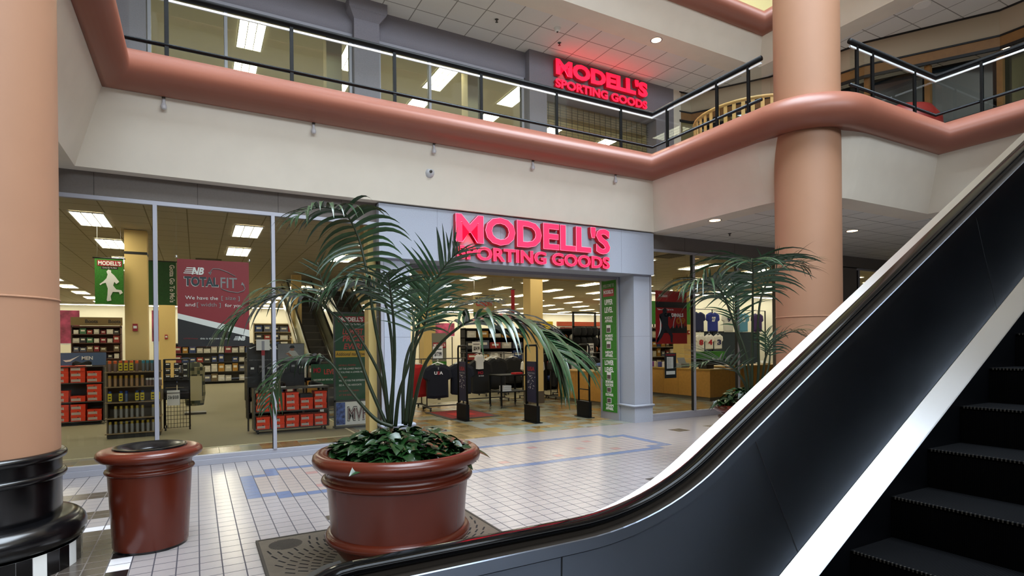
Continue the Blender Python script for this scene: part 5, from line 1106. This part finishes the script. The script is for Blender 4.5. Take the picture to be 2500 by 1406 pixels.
t = thing('floor_sign', 'grey level sign with a red name strip behind the navy shirts', 'sign'); MB().use(mat('sign_stone', '#77786c', .6)).box(6.15, 6.60, 16.0, 16.03, 1.15, 2.0).build('board', t); flat(gred, 'name_strip', t, 6.17, 6.58, 1.56, 1.72, 15.99); text("MODELL'S", 'lettering', t, gwhite, 6.19, 6.56, 1.60, 1.69, 15.985, off=.03); flat(ggrass, 'green_strip', t, 6.15, 6.60, .98, 1.15, 15.99); text('UPPER LEVEL', 'lettering', t, gwhite, 6.2, 6.55, 1.03, 1.08, 15.985); MB().use(gunm).box(6.33, 6.41, 16.03, 16.07, 0, 1.9).build('post', t)
# ---- checkout counters
def counter(lb, x0, x1, y0, y1, h=.89):
    c = thing('checkout_counter', lb, 'counter'); MB().use(wood).box(x0, x1, y0, y1, .10, h-.04).build('cabinet', c); MB().use(mat('counter_kick', '#6a6252', .7)).box(x0+.03, x1-.03, y0+.03, y1-.03, 0, .10).build('toe_kick', c); MB().use(mat('counter_top_wood', '#a8843e', .4)).box(x0-.02, x1+.02, y0-.02, y1+.02, h-.04, h).build('countertop', c, bevel=.004)
    b = MB().use(mat('wood_joint', '#7c5a26', .6))
    for k in range(1, int((y1-y0)/.6)+1): b.box(x0-.002, x0, y0+k*.6, y0+k*.6+.008, .1, h-.04)
    for k in range(1, int((x1-x0)/.8)+1): b.box(x0+k*.8, x0+k*.8+.008, y0-.002, y0, .1, h-.04)
    b.build('panel_joint', c); return c
counter('light wood counter end seen between gate and directory panel', 9.3, 10.1, 11.9, 14.0); counter('light wood checkout counter behind the east window', 12.5, 13.4, 11.2, 14.2); counter('long light wood counter behind the second palm', 14.4, 18.5, 12.3, 13.1)
for i, (x, y, w_, h_, m_, lb) in enumerate(((12.8, 11.6, .30, .28, gblack, 'black cash register on the checkout counter'), (12.75, 12.5, .34, .30, ggrey, 'grey cash register on the checkout counter'), (15.2, 12.6, .32, .25, gblack, 'black register on the long counter'), (16.6, 12.6, .4, .12, gwhite, 'white paper tray on the long counter'), (9.6, 12.2, .2, .25, gwhite, 'white dispenser on the small counter'))):
    t = thing('cash_register' if 'register' in lb else 'counter_item', lb, 'register' if 'register' in lb else 'tray', (x, y, .891)); MB().use(m_).box(-w_/2, w_/2, -.15, .15, 0, h_*.45).build('base', t, bevel=.01); MB().use(m_).prism([(-w_/2*.8, -.05, h_*.45), (w_/2*.8, -.05, h_*.45), (w_/2*.8, .02, h_), (-w_/2*.8, .02, h_)], (0, .04, 0)).build('screen', t)
t = thing('goods_basket', 'dark basket of blue goods on the small counter', 'basket', (9.75, 12.6, .891)); MB().use(gunm, True).lathe([(0, 0), (.15, 0), (.2, .14), (.19, .14), (.14, .01), (0, .01)], n=18).build('bowl', t); MB().use(mat('blue_goods', '#2a4a86', .6), True).lathe([(0, .10), (.18, .11), (.1, .2), (0, .22)], n=14).build('contents', t)
for k, c_ in enumerate(('#c0327a', '#d8d4cc', '#3a3f8a', '#b8b09a', '#7a2a8a')):
    tag(MB().use(mat('counter_pack_%d' % k, c_, .5)).box(-.06, .06, -.05, .05, 0, .16).build('counter_pack', None, (12.62+.02*k, 12.9+.2*k, .891), 0, .006), '%s small pack on the checkout counter' % ('pink', 'white', 'blue', 'tan', 'purple')[k], 'pack', 'small packs on the checkout counter')
# ---- jerseys beyond the east window
def num(s_, m_=gwhite): return lambda s: text(s_, 'number', s, m_, -.12, .12, -.42, -.20, -.066, off=.05)
jn = mat('jersey_navy', '#1c2350', .8); jb = mat('jersey_blue', '#22338a', .8); jl = mat('jersey_light_blue', '#5c9ab8', .8); jp = mat('jersey_purple', '#3a2258', .8); jg = mat('jersey_red', '#b8201c', .8)
js = [(17.35, jg, '5', gwhite, 'red'), (18.05, jn, '14', gwhite, 'navy'), (18.7, jn, '91', gwhite, 'navy'), (19.4, jn, None, gwhite, 'plain navy'), (20.3, jb, '27', gwhite, 'royal blue'), (21.3, shw, '9', jn, 'white'), (22.3, jl, '0', gwhite, 'light blue'), (23.3, jp, None, gwhite, 'purple')]
for x, m_, s_, nm_, cn in js: shirt(m_, (x, 18.0, 2.98), '%s sports jersey%s hanging high beyond the east window' % (cn, ' number '+s_ if s_ else ''), 'jerseys hanging beyond the east window', .85, .88, 0, num(s_, nm_) if s_ else None)
t = thing('jersey_rail', 'black rail and panel carrying the hanging jerseys', 'rack'); MB().use(blackm, True).tube([(16.8, 18.0, 3.11), (23.9, 18.0, 3.11)], .015, 6).build('rail', t); MB().use(mat('display_teal', '#25323c', .7)).box(19.9, 23.6, 18.1, 18.14, .2, 2.1).build('dark_panel', t)
for x in (16.8, 20.3, 23.9): MB().use(blackm).box(x-.02, x+.02, 18.0, 18.04, 0, 3.11).build('post', t)
for k in range(4): shirt(shw, (17.25+k*.52+(.1 if k else 0), 16.5, 1.95), 'white jersey on the low display, %s from the west' % ordn[k], 'white jerseys on the low display', .55, .6, 0, num(('10', '8', '4', '3')[k], gred if k < 3 else jn))
t = thing('display_platform', 'green and black low display platform under the white jerseys', 'display'); MB().use(ggrass).box(17.6, 19.6, 16.7, 17.3, .95, 1.25).build('green_band', t); MB().use(blackm).box(17.6, 19.6, 16.7, 17.3, 0, .95).build('base', t); MB().use(blackm).box(16.9, 19.3, 16.52, 16.56, 2.05, 2.09).use(blackm).box(16.9, 16.94, 16.52, 16.56, 0, 2.07).build('rail', t)
t = thing('wall_header', 'green wall header with white capitals beside the red window banner', 'sign'); MB().use(ggrass).box(11.9, 14.6, 13.9, 13.93, 2.25, 3.0).build('board', t); text('CASH', 'lettering', t, gwhite, 12.05, 12.75, 2.5, 2.85, 13.89, off=.04)
for x in (12.0, 14.5): MB().use(gunm, True).tube([(x, 13.92, 3.0), (x, 13.92, 3.94)], .006, 4).build('wire', t)
shelf_unit('shelving of shoes beyond the east pier', 'pier-side shelving', 13.6, 15.6, 15.6, (.4, .8, 1.15, 1.5, 1.85, 2.2), n=9, seed=12, frame=mat('shelf_pale', '#8a8478', .6))
track('rack of black trousers beyond the east pier', 11.3, 12.2, 13.4, 1.2)
for k in range(5): shirt(shb, (11.6+k*.03, 13.05+k*.09, 1.1), 'black garment beside the counter behind the east pier, %s from the front' % ordn[k], 'black garments behind the east pier', .6, .75)
# ================================================================== UPPER LEVEL BEYOND THE RAILING
band = [(10.95, 10.75), (11.35, 10.7), (12.34, 9.09), (12.75, 7.08), (13.9, 5.12), (13.9, -13.9)]
t = struct(MB().use(mat('band_cream', '#b5a68e', .8)).sweep(band, [(0, 7.62), (0, 8.13)]).build('wall_cafe_band'))
b = MB().use(gblack)
for z in (7.60, 8.10): b.sweep(band, [(.0, z), (.03, z), (.03, z+.035), (0, z+.035)])
b.use(woodd); b.sweep(band, [(.01, 7.40), (.01, 7.60)]); b.use(gblack); b.sweep(band, [(0, 7.34), (.04, 7.34), (.04, 7.40), (0, 7.40)]); struct(b.build('trim_7'))
b = MB().use(mat('cafe_glass_dark', '#1a2226', .08, 0, .8)); b.sweep(band[1:], [(-.25, 5.3), (-.25, 7.36)]); struct(b.build('wall_cafe_glass'))
b = MB().use(woodd)
for x, y in ((11.45, 10.55), (11.85, 9.95), (12.38, 9.05), (12.62, 8.0), (12.8, 7.02), (13.35, 6.1), (13.95, 5.1)): b.box(x, x+.10, y, y+.10, 5.3, 7.36)
struct(b.build('trim_8'))
struct(MB().use(cream).box(10.75, 11.0, 10.72, 11.0, 5.3, 8.13).build('wall_cafe_pier'))
t = thing('slatted_booth', 'curved light wood slatted booth wall standing behind the railing', 'booth', (10.55, 8.15, 5.3)); slw = mat('slat_wood', '#c09a5a', .5)
rb, hb = 1.25, 1.08
MB().use(slw, True).tube([(rb*math.cos(R(a)), rb*math.sin(R(a)), hb+.03) for a in range(120, 345, 9)], .035, 8).build('top_rail', t); MB().use(slw, True).tube([(rb*math.cos(R(a)), rb*math.sin(R(a)), .12) for a in range(120, 345, 9)], .03, 8).build('bottom_rail', t)
for a in range(120, 340, 8): MB().use(slw).cbox((0, 0, 0), (.022, .07, hb-.1), Matrix.Translation((rb*math.cos(R(a)), rb*math.sin(R(a)), .12+(hb-.1)/2)) @ Matrix.Rotation(R(a), 4, 'Z')).build('slat', t)
for a in (128, 180, 232, 284, 336): MB().use(blackm).cbox((0, 0, 0), (.03, .03, .12), Matrix.Translation((rb*math.cos(R(a)), rb*math.sin(R(a)), .06))).build('foot', t)
t = thing('cafe_table', 'round dark red domed cafe booth seat behind the railing', 'seat', (12.05, 5.95, 5.3)); MB().use(mat('booth_red', '#7c1c16', .4), True).lathe([(0, .0), (.55, 0), (.62, .25), (.6, .55), (.45, .78), (.2, .88), (0, .9)], n=32).build('cushion', t); MB().use(blackm, True).lathe([(.56, 0), (.57, .05), (.5, .05)], n=32).build('base', t)
strip_placed()
